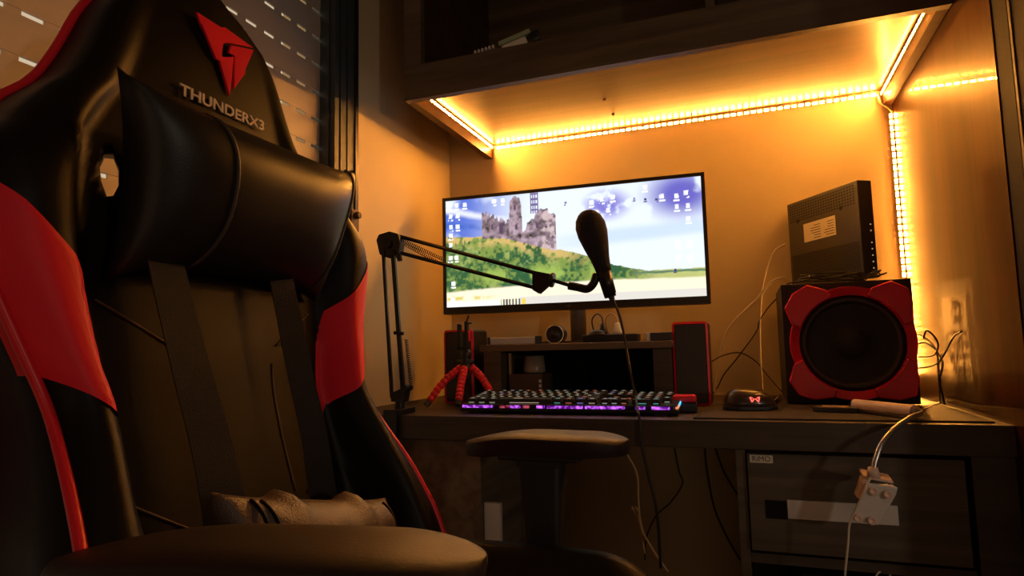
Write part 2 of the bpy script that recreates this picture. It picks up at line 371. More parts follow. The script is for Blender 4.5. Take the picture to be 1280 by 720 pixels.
# ============================================================ MONITOR
mc = PY(717, 303, 1.585); MYAW = radians(2.6)
mon = thing('monitor', 'wide black monitor showing a castle landscape, on a grey stand', 'monitor', (-.43, 1.585, .894), MYAW); local(mon)
MW, MH, mz = .702, .325, .087
obj('housing', box((-MW/2, .002, mz), (MW/2, .03, mz+MH)), 'black_plastic', mon, bevel=.003)
bm = nb()
for lo, hi in (((-MW/2, -.004, mz), (MW/2, .0018, mz+.019)), ((-MW/2, -.004, mz+MH-.009), (MW/2, .0018, mz+MH)), ((-MW/2, -.004, mz+.019), (-MW/2+.009, .0018, mz+MH-.009)), ((MW/2-.009, -.004, mz+.019), (MW/2, .0018, mz+MH-.009))): add_box(bm, lo, hi)
obj('bezel', bm, 'satin_black', mon)
tm = textmesh('LG', .009, .0002); tm.transform(basis((0, -.0043, mz+.009), (1, 0, 0), (0, 0, 1))); obj('logo', tm, 'grey_metal', mon)
obj('stand_pole', rod((.012, .055, .004), (.012, .055, mz+.12), .021, .021, 20), 'grey_metal', mon, smooth=True)
obj('stand_neck', box((-.02, .03, mz+.07), (.04, .07, mz+.15)), 'black_plastic', mon, bevel=.003)
obj('stand_base', prism([(x, y+.06, .0005) for x, y in rrect(.01, 0, .24, .11, .05)], (0, 0, .006)), 'dark_grey', mon, bevel=.001)
# the picture on the screen, painted per vertex on a fine grid
NX, NY = 460, 200
def fbm(nx, ny, f0, seed, octs=5, ax=1.0):
    r = np.random.default_rng(seed); out = np.zeros((ny, nx)); amp = 1; tot = 0; f = f0
    for _ in range(octs):
        gx, gy = max(2, int(f*ax))+2, max(2, int(f*.43))+2; g = r.random((gy, gx))
        xs = np.linspace(0, gx-1.001, nx); ys = np.linspace(0, gy-1.001, ny); xi = xs.astype(int); yi = ys.astype(int)
        fx = xs-xi; fy = ys-yi; fx = fx*fx*(3-2*fx); fy = (fy*fy*(3-2*fy))[:, None]
        a = g[yi][:, xi]; b = g[yi][:, xi+1]; c = g[yi+1][:, xi]; d = g[yi+1][:, xi+1]
        out += amp*((a*(1-fx)+b*fx)*(1-fy)+(c*(1-fx)+d*fx)*fy); tot += amp; amp *= .5; f *= 2
    return out/tot
U_, V_ = np.meshgrid((np.arange(NX)+.5)/NX, (np.arange(NY)+.5)/NY)      # v from the top
def sst(a, b, x): t = np.clip((x-a)/(b-a), 0, 1); return t*t*(3-2*t)
def mixc(A, B, m_): return A*(1-m_[..., None])+np.array(B)*m_[..., None] if not isinstance(B, np.ndarray) or B.ndim == 1 else A*(1-m_[..., None])+B*m_[..., None]
n1 = fbm(NX, NY, 5, 3); n2 = fbm(NX, NY, 26, 4); n3 = fbm(NX, NY, 60, 9, 3); n4 = fbm(NX, NY, 9, 12); n5 = .5*fbm(NX, NY, 90, 21, 3)+.5*fbm(NX, NY, 14, 22, 3)
img = np.zeros((NY, NX, 3))+np.array((.80, .88, 1.0))
img = mixc(img, (.09, .17, .66), sst(.60, .10, U_*1.5+V_*.1)*sst(.34, .56, n1+.16))           # blue at left
img = mixc(img, (.035, .13, .55), sst(.045, 0, abs(V_-.26-.25*(U_-.1)))*sst(.19, .12, abs(U_-.12))*sst(.35, .6, n4+.1))
img = mixc(img, (.95, .97, 1.0), sst(.05, 0, abs(V_-.13-.5*(U_-.03)+.05*n4))*sst(.42, .1, U_)*.8)
img = mixc(img, (.22, .20, .66), sst(.11, .02, np.hypot((U_-.655)*.9, (V_-.17)*.6))*sst(.38, .6, n2+.12))
img = mixc(img, (.14, .13, .55), sst(.15, .03, np.hypot((U_-.93)*.8, (V_-.13)*.5))*sst(.36, .55, n4+.1))
img = mixc(img, (.45, .62, .98), sst(.10, .02, abs(V_-.50+.10*U_-.03*n1))*.55*sst(.3, .7, U_))
ridge = np.interp(U_, [0, .12, .25, .45, .55, .68, .80, 1.0], [.335, .36, .375, .52, .58, .70, .76, .76])
hill = V_ > ridge+.02*(n2-.5)
g = np.zeros((NY, NX, 3))+np.array((.03, .115, .045))
g = mixc(g, (.22, .32, .07), sst(.42, .62, n5)); g = mixc(g, (.42, .50, .16), sst(.54, .66, n3)*.5*sst(.45, .6, n4+.06))
g = mixc(g, (.66, .47, .16), sst(.11, .02, V_-ridge-.03*n3)*sst(.38, .55, n3+.05)*sst(.62, .45, U_))
g = mixc(g, (.35, .50, .10), sst(.10, .02, abs(V_-.73))*sst(.5, .6, n4+.07)*.8)
g = mixc(g, (.60, .62, .22), sst(.70, .86, U_)*.8)
g = mixc(g, (.10, .20, .12), (sst(.014, .004, abs(V_-.79+.02*n2))*sst(.72, .80, U_)))
img = np.where(hill[..., None], g, img)
fieldtop = np.interp(U_, [0, .3, .6, 1], [.86, .83, .82, .84])
img = mixc(img, (1.0, .90, .68), sst(-.012, .012, V_-fieldtop-.01*(n2-.5)))
img = mixc(img, (.72, .60, .12), sst(.03, 0, abs(V_-.92))*sst(.25, .1, U_)*sst(.45, .6, n3))
# castle
top = np.interp(U_, [.155, .157, .19, .192, .20, .23, .245, .25, .272, .274, .286, .288, .312, .322, .324, .338, .345, .36, .372, .38, .40, .43, .432, .458, .46],
                [.40, .14, .15, .19, .16, .22, .21, .235, .23, .06, .03, .02, .04, .10, .33, .34, .27, .24, .24, .17, .155, .16, .20, .21, .40])
top = top+.05*(fbm(NX, NY, 110, 31, 2)[3:4]-.5)+.012*np.sign(np.sin(U_*420))*(U_ < .27)
cas = (U_ > .156) & (U_ < .459) & (V_ > top) & (V_ < ridge+.018)
ck = .42+1.8*(n3-.5)+.5*(n2-.5)
cc = np.stack([.44*ck+.12, .32*ck+.09, .40*ck+.10], -1)
cc = mixc(cc, (.10, .06, .12), sst(.012, .006, abs(U_-.237))*sst(.06, .04, abs(V_-.30)))
for uu, vv in ((.20, .28), (.30, .30), (.385, .30), (.42, .33), (.445, .40), (.295, .12)): cc = mixc(cc, (.10, .06, .12), sst(.007, .003, abs(U_-uu))*sst(.028, .02, abs(V_-vv)))
cc = mixc(cc, (.70, .55, .52), sst(.395, .41, U_)*sst(.5, .58, n3)*.6)
img = np.where(cas[..., None], cc, img)
sp = (abs(U_-.375) < .017) & (V_ > -.01) & (V_ < .19) & ((np.sin(U_*700) > .1) | (np.sin(V_*130) > .35))
img = np.where(sp[..., None], np.array((.16, .12, .30)), img)
img = mixc(img, (.75, .72, .66), sst(.925, .935, V_)*sst(.30, .31, U_))
img = mixc(img, (.95, .95, .95), sst(.945, .955, V_)*sst(.23, .22, U_))
img = mixc(img, (.10, .10, .10), (V_ > .945)*1.0*(U_ > .23)*(U_ < .31)*(np.sin(U_*500) > -.2))
img = mixc(img, (.90, .65, .10), (V_ > .945)*1.0*(U_ > .315)*(U_ < .33))
def icon(u, v, s=1.0, c=(1, 1, 1)):
    global img
    r = abs((V_-v)/.026/s); hw = (.0075+.003*(n2 > .5))*s
    m_ = ((abs(U_-u) < hw) & (r < 1)).astype(float)*(.75+.25*(n3 > .45))
    img = mixc(img, c, m_)
    img = mixc(img, c, ((abs(U_-u) < .013*s) & (abs(V_-v-.045*s) < .007) & (n3 > .42)).astype(float))
for j, (us, v) in enumerate((((.02, .05, .085), .05), ((.022, .052), .15), ((.022, .052), .25), ((.022,), .33), ((.02, ), .42), ((.02, .045), .54))):
    for u in us: icon(u, v, .8)
for u, v in ((.03, .78), (.027, .93), (.21, .045), (.245, .045), (.60, .14), (.64, .12), (.68, .11), (.62, .23), (.66, .22), (.86, .14), (.91, .15), (.945, .13), (.91, .24), (.95, .24), (.95, .35), (.91, .55), (.95, .55), (.91, .66), (.95, .67), (.80, .05)): icon(u, v, .85)
for u, v in ((.80, .155), (.84, .165), (.76, .14), (.895, .77), (.5, .12)): icon(u, v, .45, (.05, .04, .2))
bm = nb(); sx0, sx1, sz0, sz1 = -MW/2+.009, MW/2-.009, mz+.019, mz+MH-.009
vs = [[None]*(NX+1) for _ in range(NY+1)]
me = bpy.data.meshes.new('screen')
xs = np.linspace(sx0, sx1, NX); zs = np.linspace(sz1, sz0, NY)
co = np.zeros((NY, NX, 3)); co[..., 0] = xs[None]; co[..., 1] = -.0005; co[..., 2] = zs[:, None]
idx = np.arange(NX*NY).reshape(NY, NX); q = np.stack([idx[1:, :-1], idx[1:, 1:], idx[:-1, 1:], idx[:-1, :-1]], -1).reshape(-1, 4)
me.vertices.add(NX*NY); me.vertices.foreach_set('co', co.ravel())
me.loops.add(q.size); me.loops.foreach_set('vertex_index', q.ravel())
me.polygons.add(len(q)); me.polygons.foreach_set('loop_start', np.arange(0, q.size, 4)); me.polygons.foreach_set('loop_total', np.full(len(q), 4))
me.update(calc_edges=True)
ca = me.color_attributes.new('picture', 'FLOAT_COLOR', 'POINT'); ca.data.foreach_set('color', np.concatenate([img, np.ones((NY, NX, 1))], -1).astype(np.float32).ravel())
bm.free()
m = bpy.data.materials.new('screen_picture'); m.use_nodes = True; N = m.node_tree.nodes; b = N['Principled BSDF']
b.inputs['Base Color'].default_value = (.01, .01, .01, 1); b.inputs['Roughness'].default_value = .4
at = N.new('ShaderNodeAttribute'); at.attribute_name = 'picture'; m.node_tree.links.new(at.outputs['Color'], b.inputs['Emission Color']); b.inputs['Emission Strength'].default_value = SCREEN
me.materials.append(m); so = bpy.data.objects.new('screen', me); COL.objects.link(so); so.parent = mon
so['label'] = 'lit screen with ruined castle on a green hill'

# ============================================================ MONITOR RISER
ri = thing('monitor_riser', 'low dark wooden riser shelf under the monitor', 'shelf', (-.385, 1.56, ZD))
obj('shelf_board', box((-.613, 1.42, .877), (-.155, 1.70, .893)), 'cab_wood_dark', ri, bevel=.0015)
obj('leg', box((-.606, 1.43, .7505), (-.562, 1.69, .8765)), 'cab_wood_dark', ri, bevel=.001)
obj('leg', box((-.20, 1.43, .7505), (-.16, 1.69, .8765)), 'desk_wood', ri, bevel=.001)
obj('back_panel', box((-.5615, 1.675, .7505), (-.2005, 1.69, .8765)), 'black_trim', ri)
bm = box((-.549, 1.455, .7505), (-.466, 1.54, .822)); o = thing('cardboard_box', 'small dark brown printed box under the monitor riser', 'box', (-.51, 1.5, ZD))
obj('carton', bm, 'brown_box', o, bevel=.001)
bm = nb()
for i in range(4): add_box(bm, (-.474, 1.4535, .768+i*.011), (-.468, 1.455, .775+i*.011))
obj('print', bm, 'sticker', o)
o = obj('cup', lathe((-.50, 1.50, .8225), (0, 0, 1), [(0, 0), (.022, 0), (.027, .002), (.028, .006), (.024, .042), (.022, .042), (.0, .038)], seg=24), mat('cup', (.30, .24, .18), .25), smooth=True); tag(o, 'small upturned beige cup on the dark box under the riser', 'cup')
o = obj('orange_stick', box((-.556, 1.47, .7505), (-.551, 1.476, .872)), 'tan_cable'); tag(o, 'thin tan stick standing beside the left riser leg', 'stick')
hb = thing('usb_hub', 'flat silver bar with dark end caps at the left of the riser top', 'hub', (-.52, 1.445, .8935))
obj('body', box((-.588, 1.43, .894), (-.474, 1.462, .910)), 'silver_plate', hb, bevel=.001)
obj('end_cap', box((-.596, 1.43, .894), (-.5885, 1.462, .912)), 'dark_grey', hb, bevel=.001); obj('end_cap', box((-.4735, 1.43, .894), (-.466, 1.462, .912)), 'dark_grey', hb, bevel=.001)
wc = thing('webcam', 'round black webcam with pale rim ring on the riser', 'webcam', (-.44, 1.47, .8935))
pc_ = PY(693, 418, 1.45); d = Vector((.05, -1, .02)).normalized()
obj('body', lathe(pc_-d*.0+Vector((0, .045, 0)), d, [(0, 0), (.016, 0), (.021, .008), (.0215, .040), (.019, .044)], seg=28), 'black_plastic', wc, smooth=True)
obj('rim', lathe(pc_, d, [(.0208, -.001), (.0225, -.001), (.0225, .002), (.0208, .002), (.0208, -.001)], seg=28), 'sticker', wc, smooth=True)
obj('lens', lathe(pc_, d, [(.0206, 0), (.010, -.002), (.008, .002), (0, .004)], seg=28), 'satin_black', wc, smooth=True)
obj('foot', box((pc_.x-.017, 1.455, .894), (pc_.x+.017, 1.492, pc_.z-.0208)), 'black_plastic', wc, bevel=.0015)
# adapters, plugs, drive
ps = thing('power_strip', 'black power strip lying behind the plugs on the riser', 'power strip', (-.31, 1.5, .8935))
obj('housing', prism([(x, y, .894) for x, y in rrect(-.305, 1.50, .135, .05, .012)], (0, 0, .018)), 'black_plastic', ps, bevel=.003)
obj('hump', lathe((-.335, 1.478, .9125), (0, 0, 1), [(.020, 0), (.018, .006), (.010, .010), (0, .0105)], seg=20), 'black_plastic', ps, smooth=True)
for nm, u, m_, lab in (('black_plug', 754, 'black_plastic', 'black plug standing in the power strip on the riser'), ('white_plug', 772, 'white_plastic', 'white plug standing in the power strip on the riser')):
    b0 = PY(u, 416, 1.50); zz = .9128
    p = thing('power_plug', lab, 'plug', (b0.x, 1.50, zz), group='plugs on the riser')
    obj('body', lathe((b0.x, 1.50, zz), (0, 0, 1), [(0, 0), (.010, 0), (.011, .006), (.0075, .014), (.006, .024), (.003, .027), (0, .027)], seg=16), m_, p, smooth=True)
    a = Vector((b0.x, 1.50, zz+.026)); s_ = -1
    obj('cord', tube([a, a+Vector((-.004, .005, .016)), a+Vector((-.018, .02, .024)), a+Vector((-.034, .035, .012)), a+Vector((-.038, .06, -.01)), a+Vector((-.036, .10, -.036))], .0017), 'black_cable' if 'black' in nm else 'tan_cable', p, smooth=True)
hd = thing('hard_drive', 'dark flat drive box with white end at the right of the riser', 'hard drive', (-.19, 1.45, .8935))
obj('body', box((-.205, 1.435, .894), (-.157, 1.50, .912)), 'dark_grey', hd, bevel=.002); obj('end_cap', box((-.213, 1.435, .894), (-.2055, 1.50, .912)), 'white_plastic', hd, bevel=.001)

# ============================================================ DESKTOP SPEAKERS
def speaker(x0, x1, y, label):
    t = thing('desktop_speaker', label, 'speaker', ((x0+x1)/2, y+.05, ZD), group='pair of desktop speakers')
    cx = (x0+x1)/2; w_ = x1-x0; h = .183
    loop = [(x, z) for x, z in rrect(cx, ZD+.0005+h/2, w_, h, .008)]
    obj('cabinet', prism([(x, y+.004, z) for x, z in loop], (0, .085, 0)), 'black_plastic', t, bevel=.001)
    inner = rrect(cx, ZD+.0005+h/2, w_-.009, h-.009, .006); bm = nb()
    A = [bm.verts.new((x, y-.001, z)) for x, z in loop]; B = [bm.verts.new((x, y-.003, z)) for x, z in inner]; C = [bm.verts.new((x, y+.0038, z)) for x, z in loop]; D = [bm.verts.new((x, y+.0038, z)) for x, z in inner]
    for P, Q in ((A, B), (C, A), (B, D)):
        for i in range(len(P)): bm.faces.new((P[i], P[(i+1) % len(P)], Q[(i+1) % len(P)], Q[i]))
    obj('red_rim', bm, 'red_plastic', t)
    obj('grille', prism([(x, y-.001, z) for x, z in rrect(cx, ZD+.0005+h/2, w_-.010, h-.010, .006)], (0, .0045, 0)), 'dark_grey', t, bevel=.001)
    return t
speaker(-.722, -.642, 1.45, 'black desktop speaker with red rim behind the red tripod')
speaker(-.158, -.082, 1.45, 'black desktop speaker with red rim at the right end of the riser')

# ============================================================ SUBWOOFER
SX0, SX1, SY0, SY1, SZ1 = .072, .318, 1.49, 1.745, 1.008
sw = thing('subwoofer', 'black box subwoofer with large red bezel at the right of the desk', 'subwoofer', (.195, 1.6, ZD))
obj('cabinet', box((SX0, SY0, ZD+.0035), (SX1, SY1, SZ1)), 'sub_box', sw, bevel=.002)
for x in (SX0+.03, SX1-.03):
    for y in (SY0+.03, SY1-.03): obj('foot', rod((x, y, ZD+.0003), (x, y, ZD+.0035), .012), 'black_plastic', sw)
c = Vector(((SX0+SX1)/2+.006, SY0, .879)); R1, R2 = .0995, .121
def ringpts(r, n=96, f=None): return [(c.x+(f(a) if f else r)*cos(a), c.z+(f(a) if f else r)*sin(a)) for a in [2*pi*k/n for k in range(n)]]
def rad(a):
    r = .1185; return r
bm = nb(); A = ringpts(0, f=rad); B = ringpts(R1)
def loopv(P, y): return [bm.verts.new((x, y, z)) for x, z in P]
a1, a2 = loopv(A, SY0-.0005), loopv([(c.x+(x-c.x)*.985, c.z+(z-c.z)*.985) for x, z in A], SY0-.016); b2, b1 = loopv(B, SY0-.010), loopv(B, SY0-.0005)
for P, Q in ((a1, a2), (a2, b2), (b2, b1)):
    for i in range(96): bm.faces.new((P[i], P[(i+1) % 96], Q[(i+1) % 96], Q[i]))
obj('bezel_ring', bm, 'sub_red', sw, smooth=False, label='red plastic ring around the driver')
for q_ in range(4):
    a0 = radians(45+90*q_); pl = []
    for r, da in ((.101, -26), (.119, -25), (.147, -13), (.152, 0), (.147, 13), (.119, 25), (.101, 26), (.101, 13), (.101, 0), (.101, -13)):
        a = a0+radians(da); x = c.x+r*cos(a); z = c.z+r*sin(a)
        x = min(max(x, SX0+.004), SX1-.003); z = min(max(z, ZD+.012), SZ1-.004); pl.append((x, SY0-.0005, z))
    obj('corner_lug', prism(pl, (0, -.020, 0)), 'sub_red', sw, bevel=.003)
obj('surround', lathe((c.x, SY0-.002, c.z), (0, -1, 0), [(.0992, 0), (.096, .006), (.090, .009), (.084, .006), (.082, 0)], seg=64), 'cone_rubber', sw, smooth=True)
obj('cone', lathe((c.x, SY0-.002, c.z), (0, -1, 0), [(.082, 0), (.060, -.001), (.034, -.0012), (.031, .001), (.024, .006), (.012, .010), (0, .011)], seg=64), 'cone', sw, smooth=True)
pt = obj('side_plate', box((SX1+.0003, 1.53, .79), (SX1+.003, 1.70, .975)), 'metal_plate', sw)
bm = nb()
for i, z in enumerate((.955, .925, .895, .87, .845, .82)): add_rod(bm, (SX1+.003, 1.60, z), (SX1+.010 if i < 2 else SX1+.016, 1.60, z), .008 if i < 2 else .0055, seg=14)
add_box(bm, (SX1+.003, 1.575, .80), (SX1+.0045, 1.628, .968)); obj('socket', bm, 'black_plastic', sw)

# router on the subwoofer
rt = thing('router', 'dark grey upright router with paper label, standing on the subwoofer', 'router', (.242, 1.535, SZ1), 0); local(rt)
rd = Vector((-.537, .846, 0)); rn = Vector((.846, .537, 0)); RL, RT_, RH = .245, .036, .226
rt.rotation_euler = (0, 0, math.atan2(rd.y, rd.x))        # local x along face, local -y is thickness towards the right
obj('case', box((0, -RT_, .012), (RL, 0, RH)), 'router', rt, bevel=.003)
obj('base', box((.04, -RT_-.004, .0008), (RL-.06, .004, .0118)), 'router', rt, bevel=.002)
m_ = basis((0, 0, 0), (1, 0, 0), (0, 0, 1))
bm = nb()
for i in range(26):
    for j in range(7):
        if i/26*6 < 6.5: add_box(bm, (.012+i*.0087, .0002, RH-.012-j*.0065), (.0165+i*.0087, .0006, RH-.0085-j*.0065))
obj('vent', bm, 'router_hole', rt)
bm = nb()
for j in range(16): add_box(bm, (.008, .0002, .026+j*.0042), (RL-.010, .0008, .0278+j*.0042))
obj('vent', bm, 'router_hole', rt)
obj('label_sticker', box((.075, .0002, .118), (.185, .0009, .163)), 'sticker', rt)
bm = nb()
for j in range(6):
    add_box(bm, (.080, .001, .123+j*.006), (.080+.020+random.random()*.02, .0013, .1245+j*.006)); add_box(bm, (.125, .001, .123+j*.006), (.125+.020+random.random()*.03, .0013, .1245+j*.006))
obj('print', bm, 'ink', rt)
for x in (.055, .205): obj('mount_hole', rod((x, .0002, .175), (x, .001, .175), .005), 'router_hole', rt)
for i in range(7):
    z = .030+i*.014+(.012 if i > 4 else 0); obj('status_light', box((-.0008, -RT_+.010, z), (0, -RT_+.0125, z+.0025)), 'tiny_led', rt)
# tangle of cable on the subwoofer
bm = nb(); pts = []
for k in range(46):
    a = k*.75; r_ = .45+.55*random.random()
    pts.append((.19+.105*r_*cos(a), 1.510+.018*sin(a*2.3), SZ1+.003+.020*random.random()))
add_tube(bm, spline(pts, 6), .0014, 6)
o = obj('cable_bundle', bm, 'black_cable', smooth=True); tag(o, 'loose tangle of thin black cable on top of the subwoofer', 'cable')

# ============================================================ CABLES ON THE BACK WALL AND AROUND
def cable(pts, r, m_, label, name='cable', group=None):
    o = obj(name, tube(pts, r, 8, 8), m_, smooth=True); return tag(o, label, 'cable', group)
def W(l, y=1.76): return [PY(u, v, y) for u, v in l]
def cabpts(l): return [PY(u, v, y) for u, v, y in l]
cable(cabpts([(982, 305, 1.742), (968, 315, 1.75), (956, 345, 1.76), (951, 380, 1.76), (950, 430, 1.76), (952, 470, 1.76), (953, 488, 1.755)]), .0024, 'white_cable', 'pale cable hanging straight down from the router')
cable(cabpts([(982, 347, 1.742), (965, 352, 1.75), (945, 375, 1.76), (915, 405, 1.76), (903, 430, 1.76), (897, 465, 1.76), (893, 492, 1.755)]), .0030, 'white_cable', 'pale cable sweeping from the router down behind the right speaker')
cable(cabpts([(976, 368, 1.70), (960, 385, 1.75), (949, 402, 1.76), (945, 415, 1.76), (922, 447, 1.76), (905, 468, 1.76), (897, 484, 1.76), (889, 494, 1.75)]), .0016, 'black_cable', 'thin dark cable from the subwoofer down to the right speaker')
cable(cabpts([(889, 452, 1.56), (905, 444, 1.70), (925, 441, 1.76), (945, 452, 1.76), (962, 472, 1.76), (978, 490, 1.75)]), .0016, 'black_cable', 'thin dark cable arching from the speaker to the subwoofer')
# beside the subwoofer
g_ = 'cables hooked at the subwoofer side'
cable([(SX1+.012, 1.60, .895), (SX1+.030, 1.57, .89), (SX1+.040, 1.52, .86), (SX1+.036, 1.50, .81), (SX1+.040, 1.52, .7535)], .002, 'black_cable', 'dark cable drooping from the upper subwoofer socket', group=g_)
cable([(SX1+.016, 1.60, .870), (SX1+.034, 1.56, .875), (SX1+.044, 1.50, .84), (SX1+.030, 1.47, .80), (SX1+.042, 1.50, .7535)], .002, 'black_cable', 'dark cable looping from the middle subwoofer socket', group=g_)
cable([(SX1+.016, 1.60, .845), (SX1+.036, 1.53, .85), (SX1+.030, 1.46, .875), (SX1+.014, 1.46, .90), (SX1+.008, 1.47, .885)], .0016, 'black_cable', 'dark cable curling up in front of the subwoofer sockets', group=g_)
cable([(SX1+.016, 1.60, .820), (SX1+.036, 1.50, .835), (SX1+.046, 1.42, .885), (SX1+.044, 1.36, .895)], .0016, 'black_cable', 'thin dark cable arching out toward the glossy side panel', group=g_)
lc = [PZ(1146, 514, .757), PZ(1160, 510, .7535), PZ(1175, 503, .7535), Vector((SX1+.038, 1.50, .762)), Vector((SX1+.036, 1.49, .80)), Vector((SX1+.036, 1.50, .83))]
cable(lc, .0022, 'white_cable', 'pale cable running from the lamp up beside the subwoofer')
# under the desk
cable(cabpts([(708, 552, 1.30), (706, 575, 1.3), (706, 610, 1.3), (701, 650, 1.3), (703, 700, 1.3)]), .002, 'tan_cable', 'tan cable hanging behind the far armrest under the desk')
cable(cabpts([(774, 552, 1.30), (782, 565, 1.3), (796, 592, 1.3), (798, 625, 1.3), (802, 660, 1.3), (815, 685, 1.3), (835, 715, 1.3)]), .0022, 'tan_cable', 'tan cable hanging under the desk right of the far armrest')
cable(cabpts([(806, 692, 1.31), (800, 655, 1.31), (794, 640, 1.31), (790, 634, 1.31), (797, 638, 1.32), (806, 670, 1.31), (822, 700, 1.31)]), .002, 'tan_cable', 'tan cable curled back on itself under the desk')
cable(cabpts([(843, 560, 1.70), (849, 590, 1.70), (853, 605, 1.70), (838, 628, 1.70), (820, 645, 1.70), (808, 672, 1.70), (806, 700, 1.70)]), .0018, 'black_cable', 'thin dark cable kinked sideways under the desk')
cable(cabpts([(881, 560, 1.74), (884, 590, 1.74), (893, 635, 1.74), (908, 670, 1.74), (925, 700, 1.74)]), .0022, 'black_cable', 'dark cable hanging nearest the left of the drawer cabinet')
cable(cabpts([(894, 560, 1.72), (905, 590, 1.72), (918, 612, 1.72), (940, 645, 1.72)]), .0022, 'black_cable', 'dark cable slanting behind the drawer cabinet')

# ============================================================ DESK MAT, MOUSE, CARD, RED BOX
a, b_ = PZ(862, 524, ZD), PZ(1237, 528, ZD)
o = obj('desk_mat', prism([(-.10, 1.188, ZD+.0002), (.352, 1.196, ZD+.0002), (.352, 1.48, ZD+.0002), (-.075, 1.48, ZD+.0002)], (0, 0, .003)), 'mat_fabric', bevel=.001); tag(o, 'thin dark brown mat covering the right end of the desktop', 'desk mat')
ms = thing('mouse', 'black gaming mouse with glowing red emblem on the desk mat', 'mouse', (-.004, 1.35, ZD+.0034), radians(14)); local(ms)
bm = nb(); bmesh.ops.create_uvsphere(bm, u_segments=32, v_segments=16, radius=1)
for v in bm.verts:
    x, y, z = v.co; v.co = Vector((.049*math.copysign(abs(x)**.8, x), .033*math.copysign(abs(y)**.8, y), .036*max(z, -.02)**.75 if z > 0 else 0)); v.co.z *= (1-.22*x)
obj('shell', bm, mat('mouse_shell', (.045, .028, .02), .3, coat=.3), ms, smooth=True).location.z = .004
obj('skirt', prism([(x, y, .0003) for x, y in rrect(0, 0, .102, .066, .030, 8)], (0, 0, .007)), 'black_plastic', ms, bevel=.001)
bm = nb()
for i in range(4): add_tube(bm, [(.030+i*.0045, -.0245+i*.003, .007), (.026+i*.0045, -.0235+i*.003, .020-i*.002)], .0010, 6)
obj('side_light', bm, 'red_led', ms)
e = basis((.002, -.0322, .021), (1, 0, 0), (0, .18, 1)); bm = nb()
for p, q_ in (((-.009, .005), (-.006, -.004)), ((-.006, -.004), (-.001, .002)), ((.001, .002), (.006, -.004)), ((.006, -.004), (.009, .005)), ((-.009, .005), (-.004, .003)), ((.009, .005), (.004, .003))):
    add_tube(bm, [e @ Vector((*p, 0)), e @ Vector((*q_, 0))], .0011, 6)
obj('emblem', bm, 'red_led', ms, label='glowing red angular emblem')
obj('wheel', rod((-.036, .004, .026), (-.036, -.004, .026), .007, .007, 16), 'dark_grey', ms)
a = Vector((.034, 1.374, ZD+.012))
cable([a, a+Vector((.014, .02, .01)), a+Vector((.020, .05, .014)), a+Vector((.014, .09, 0)), a+Vector((.016, .14, -.008)), Vector((.058, 1.60, .7535)), Vector((.050, 1.70, .7535))], .0018, 'black_cable', 'short black mouse cable curling up behind the mouse')
cd_ = thing('card_holder', 'small dark flat card with pale print on the mat before the subwoofer', 'card', (.146, 1.325, ZD+.0034), radians(-14)); local(cd_)
obj('sleeve', box((-.036, -.024, .0003), (.036, .024, .009)), 'dark_grey', cd_, bevel=.001); obj('card_print', box((-.024, -.016, .0092), (.020, .018, .0096)), mat('card_print', (.50, .36, .24), .4), cd_)
rb = thing('red_box', 'small case with red top and black base right of the keyboard', 'case', (-.125, 1.31, ZD), radians(4)); local(rb)
obj('base', box((-.022, -.018, .0004), (.024, .026, .020)), 'black_plastic', rb, bevel=.003); obj('lid', box((-.023, -.019, .0203), (.023, .025, .034)), 'red_plastic', rb, bevel=.005, seg=3)

# ============================================================ KEYBOARD
kb = thing('keyboard', 'black mechanical keyboard with purple glowing front edge on the desk', 'keyboard', (-.352, 1.226, ZD), 0); local(kb)
KW = .446; tilt = radians(5.5)
T = Matrix.Translation((0, 0, .001)) @ Matrix.Rotation(tilt, 4, 'X')
obj('case', box((-KW/2, 0, .003), (KW/2, .137, .0105), T), 'black_plastic', kb, bevel=.002)
obj('top_plate', box((-KW/2+.002, .002, .0165), (KW/2-.002, .135, .0185), T), 'satin_black', kb, bevel=.0008)
bm = nb(); add_box(bm, (-KW/2+.01, .012, .0105), (KW/2-.01, .13, .0165), T); obj('core', bm, 'black_plastic', kb)
segs = [(0, .16, 'purple'), (.19, .245, 'violet_red'), (.245, .30, 'purple'), (.305, .345, 'violet_red'), (.375, .42, 'purple'), (.425, .60, 'purple'), (.605, .79, 'purple'), (.83, .88, 'purple'), (.90, .985, 'purple')]
for a, b_, m_ in segs: obj('light_bar', box((-KW/2+.004+a*(KW-.01), .004, .0107), (-KW/2+.004+b_*(KW-.01)-.004, .011, .0163), T), m_, kb)
obj('light_bar', box((KW/2-.006, .012, .0107), (KW/2-.001, .03, .0163), T), 'orange_led', kb); obj('light_bar', box((KW/2-.006, .032, .0107), (KW/2-.001, .075, .0163), T), 'cyan', kb); obj('light_bar', box((KW/2-.006, .077, .0107), (KW/2-.001, .125, .0163), T), 'green_led', kb)
U1 = .0188
rows = [[1, -1]+[1]*4+[-.5]+[1]*4+[-.5]+[1]*4+[-.25, 1, 1, 1],
        [1]*13+[2, -.25, 1, 1, 1, -.25, 1, 1, 1, 1], [1.5]+[1]*12+[1.5, -.25, 1, 1, 1, -.25, 1, 1, 1, 1],
        [1.75]+[1]*11+[2.25, -3.5, 1, 1, 1], [2.25]+[1]*10+[2.75, -1.25, 1, -1.25, 1, 1, 1, 1], [1.25]*3+[6.25]+[1.25]*4+[-.25, 1, 1, 1, -.25, 2, 1]]
keym = bpy.data.materials.new('keycap_lit'); keym.use_nodes = True; N = keym.node_tree.nodes; L = keym.node_tree.links
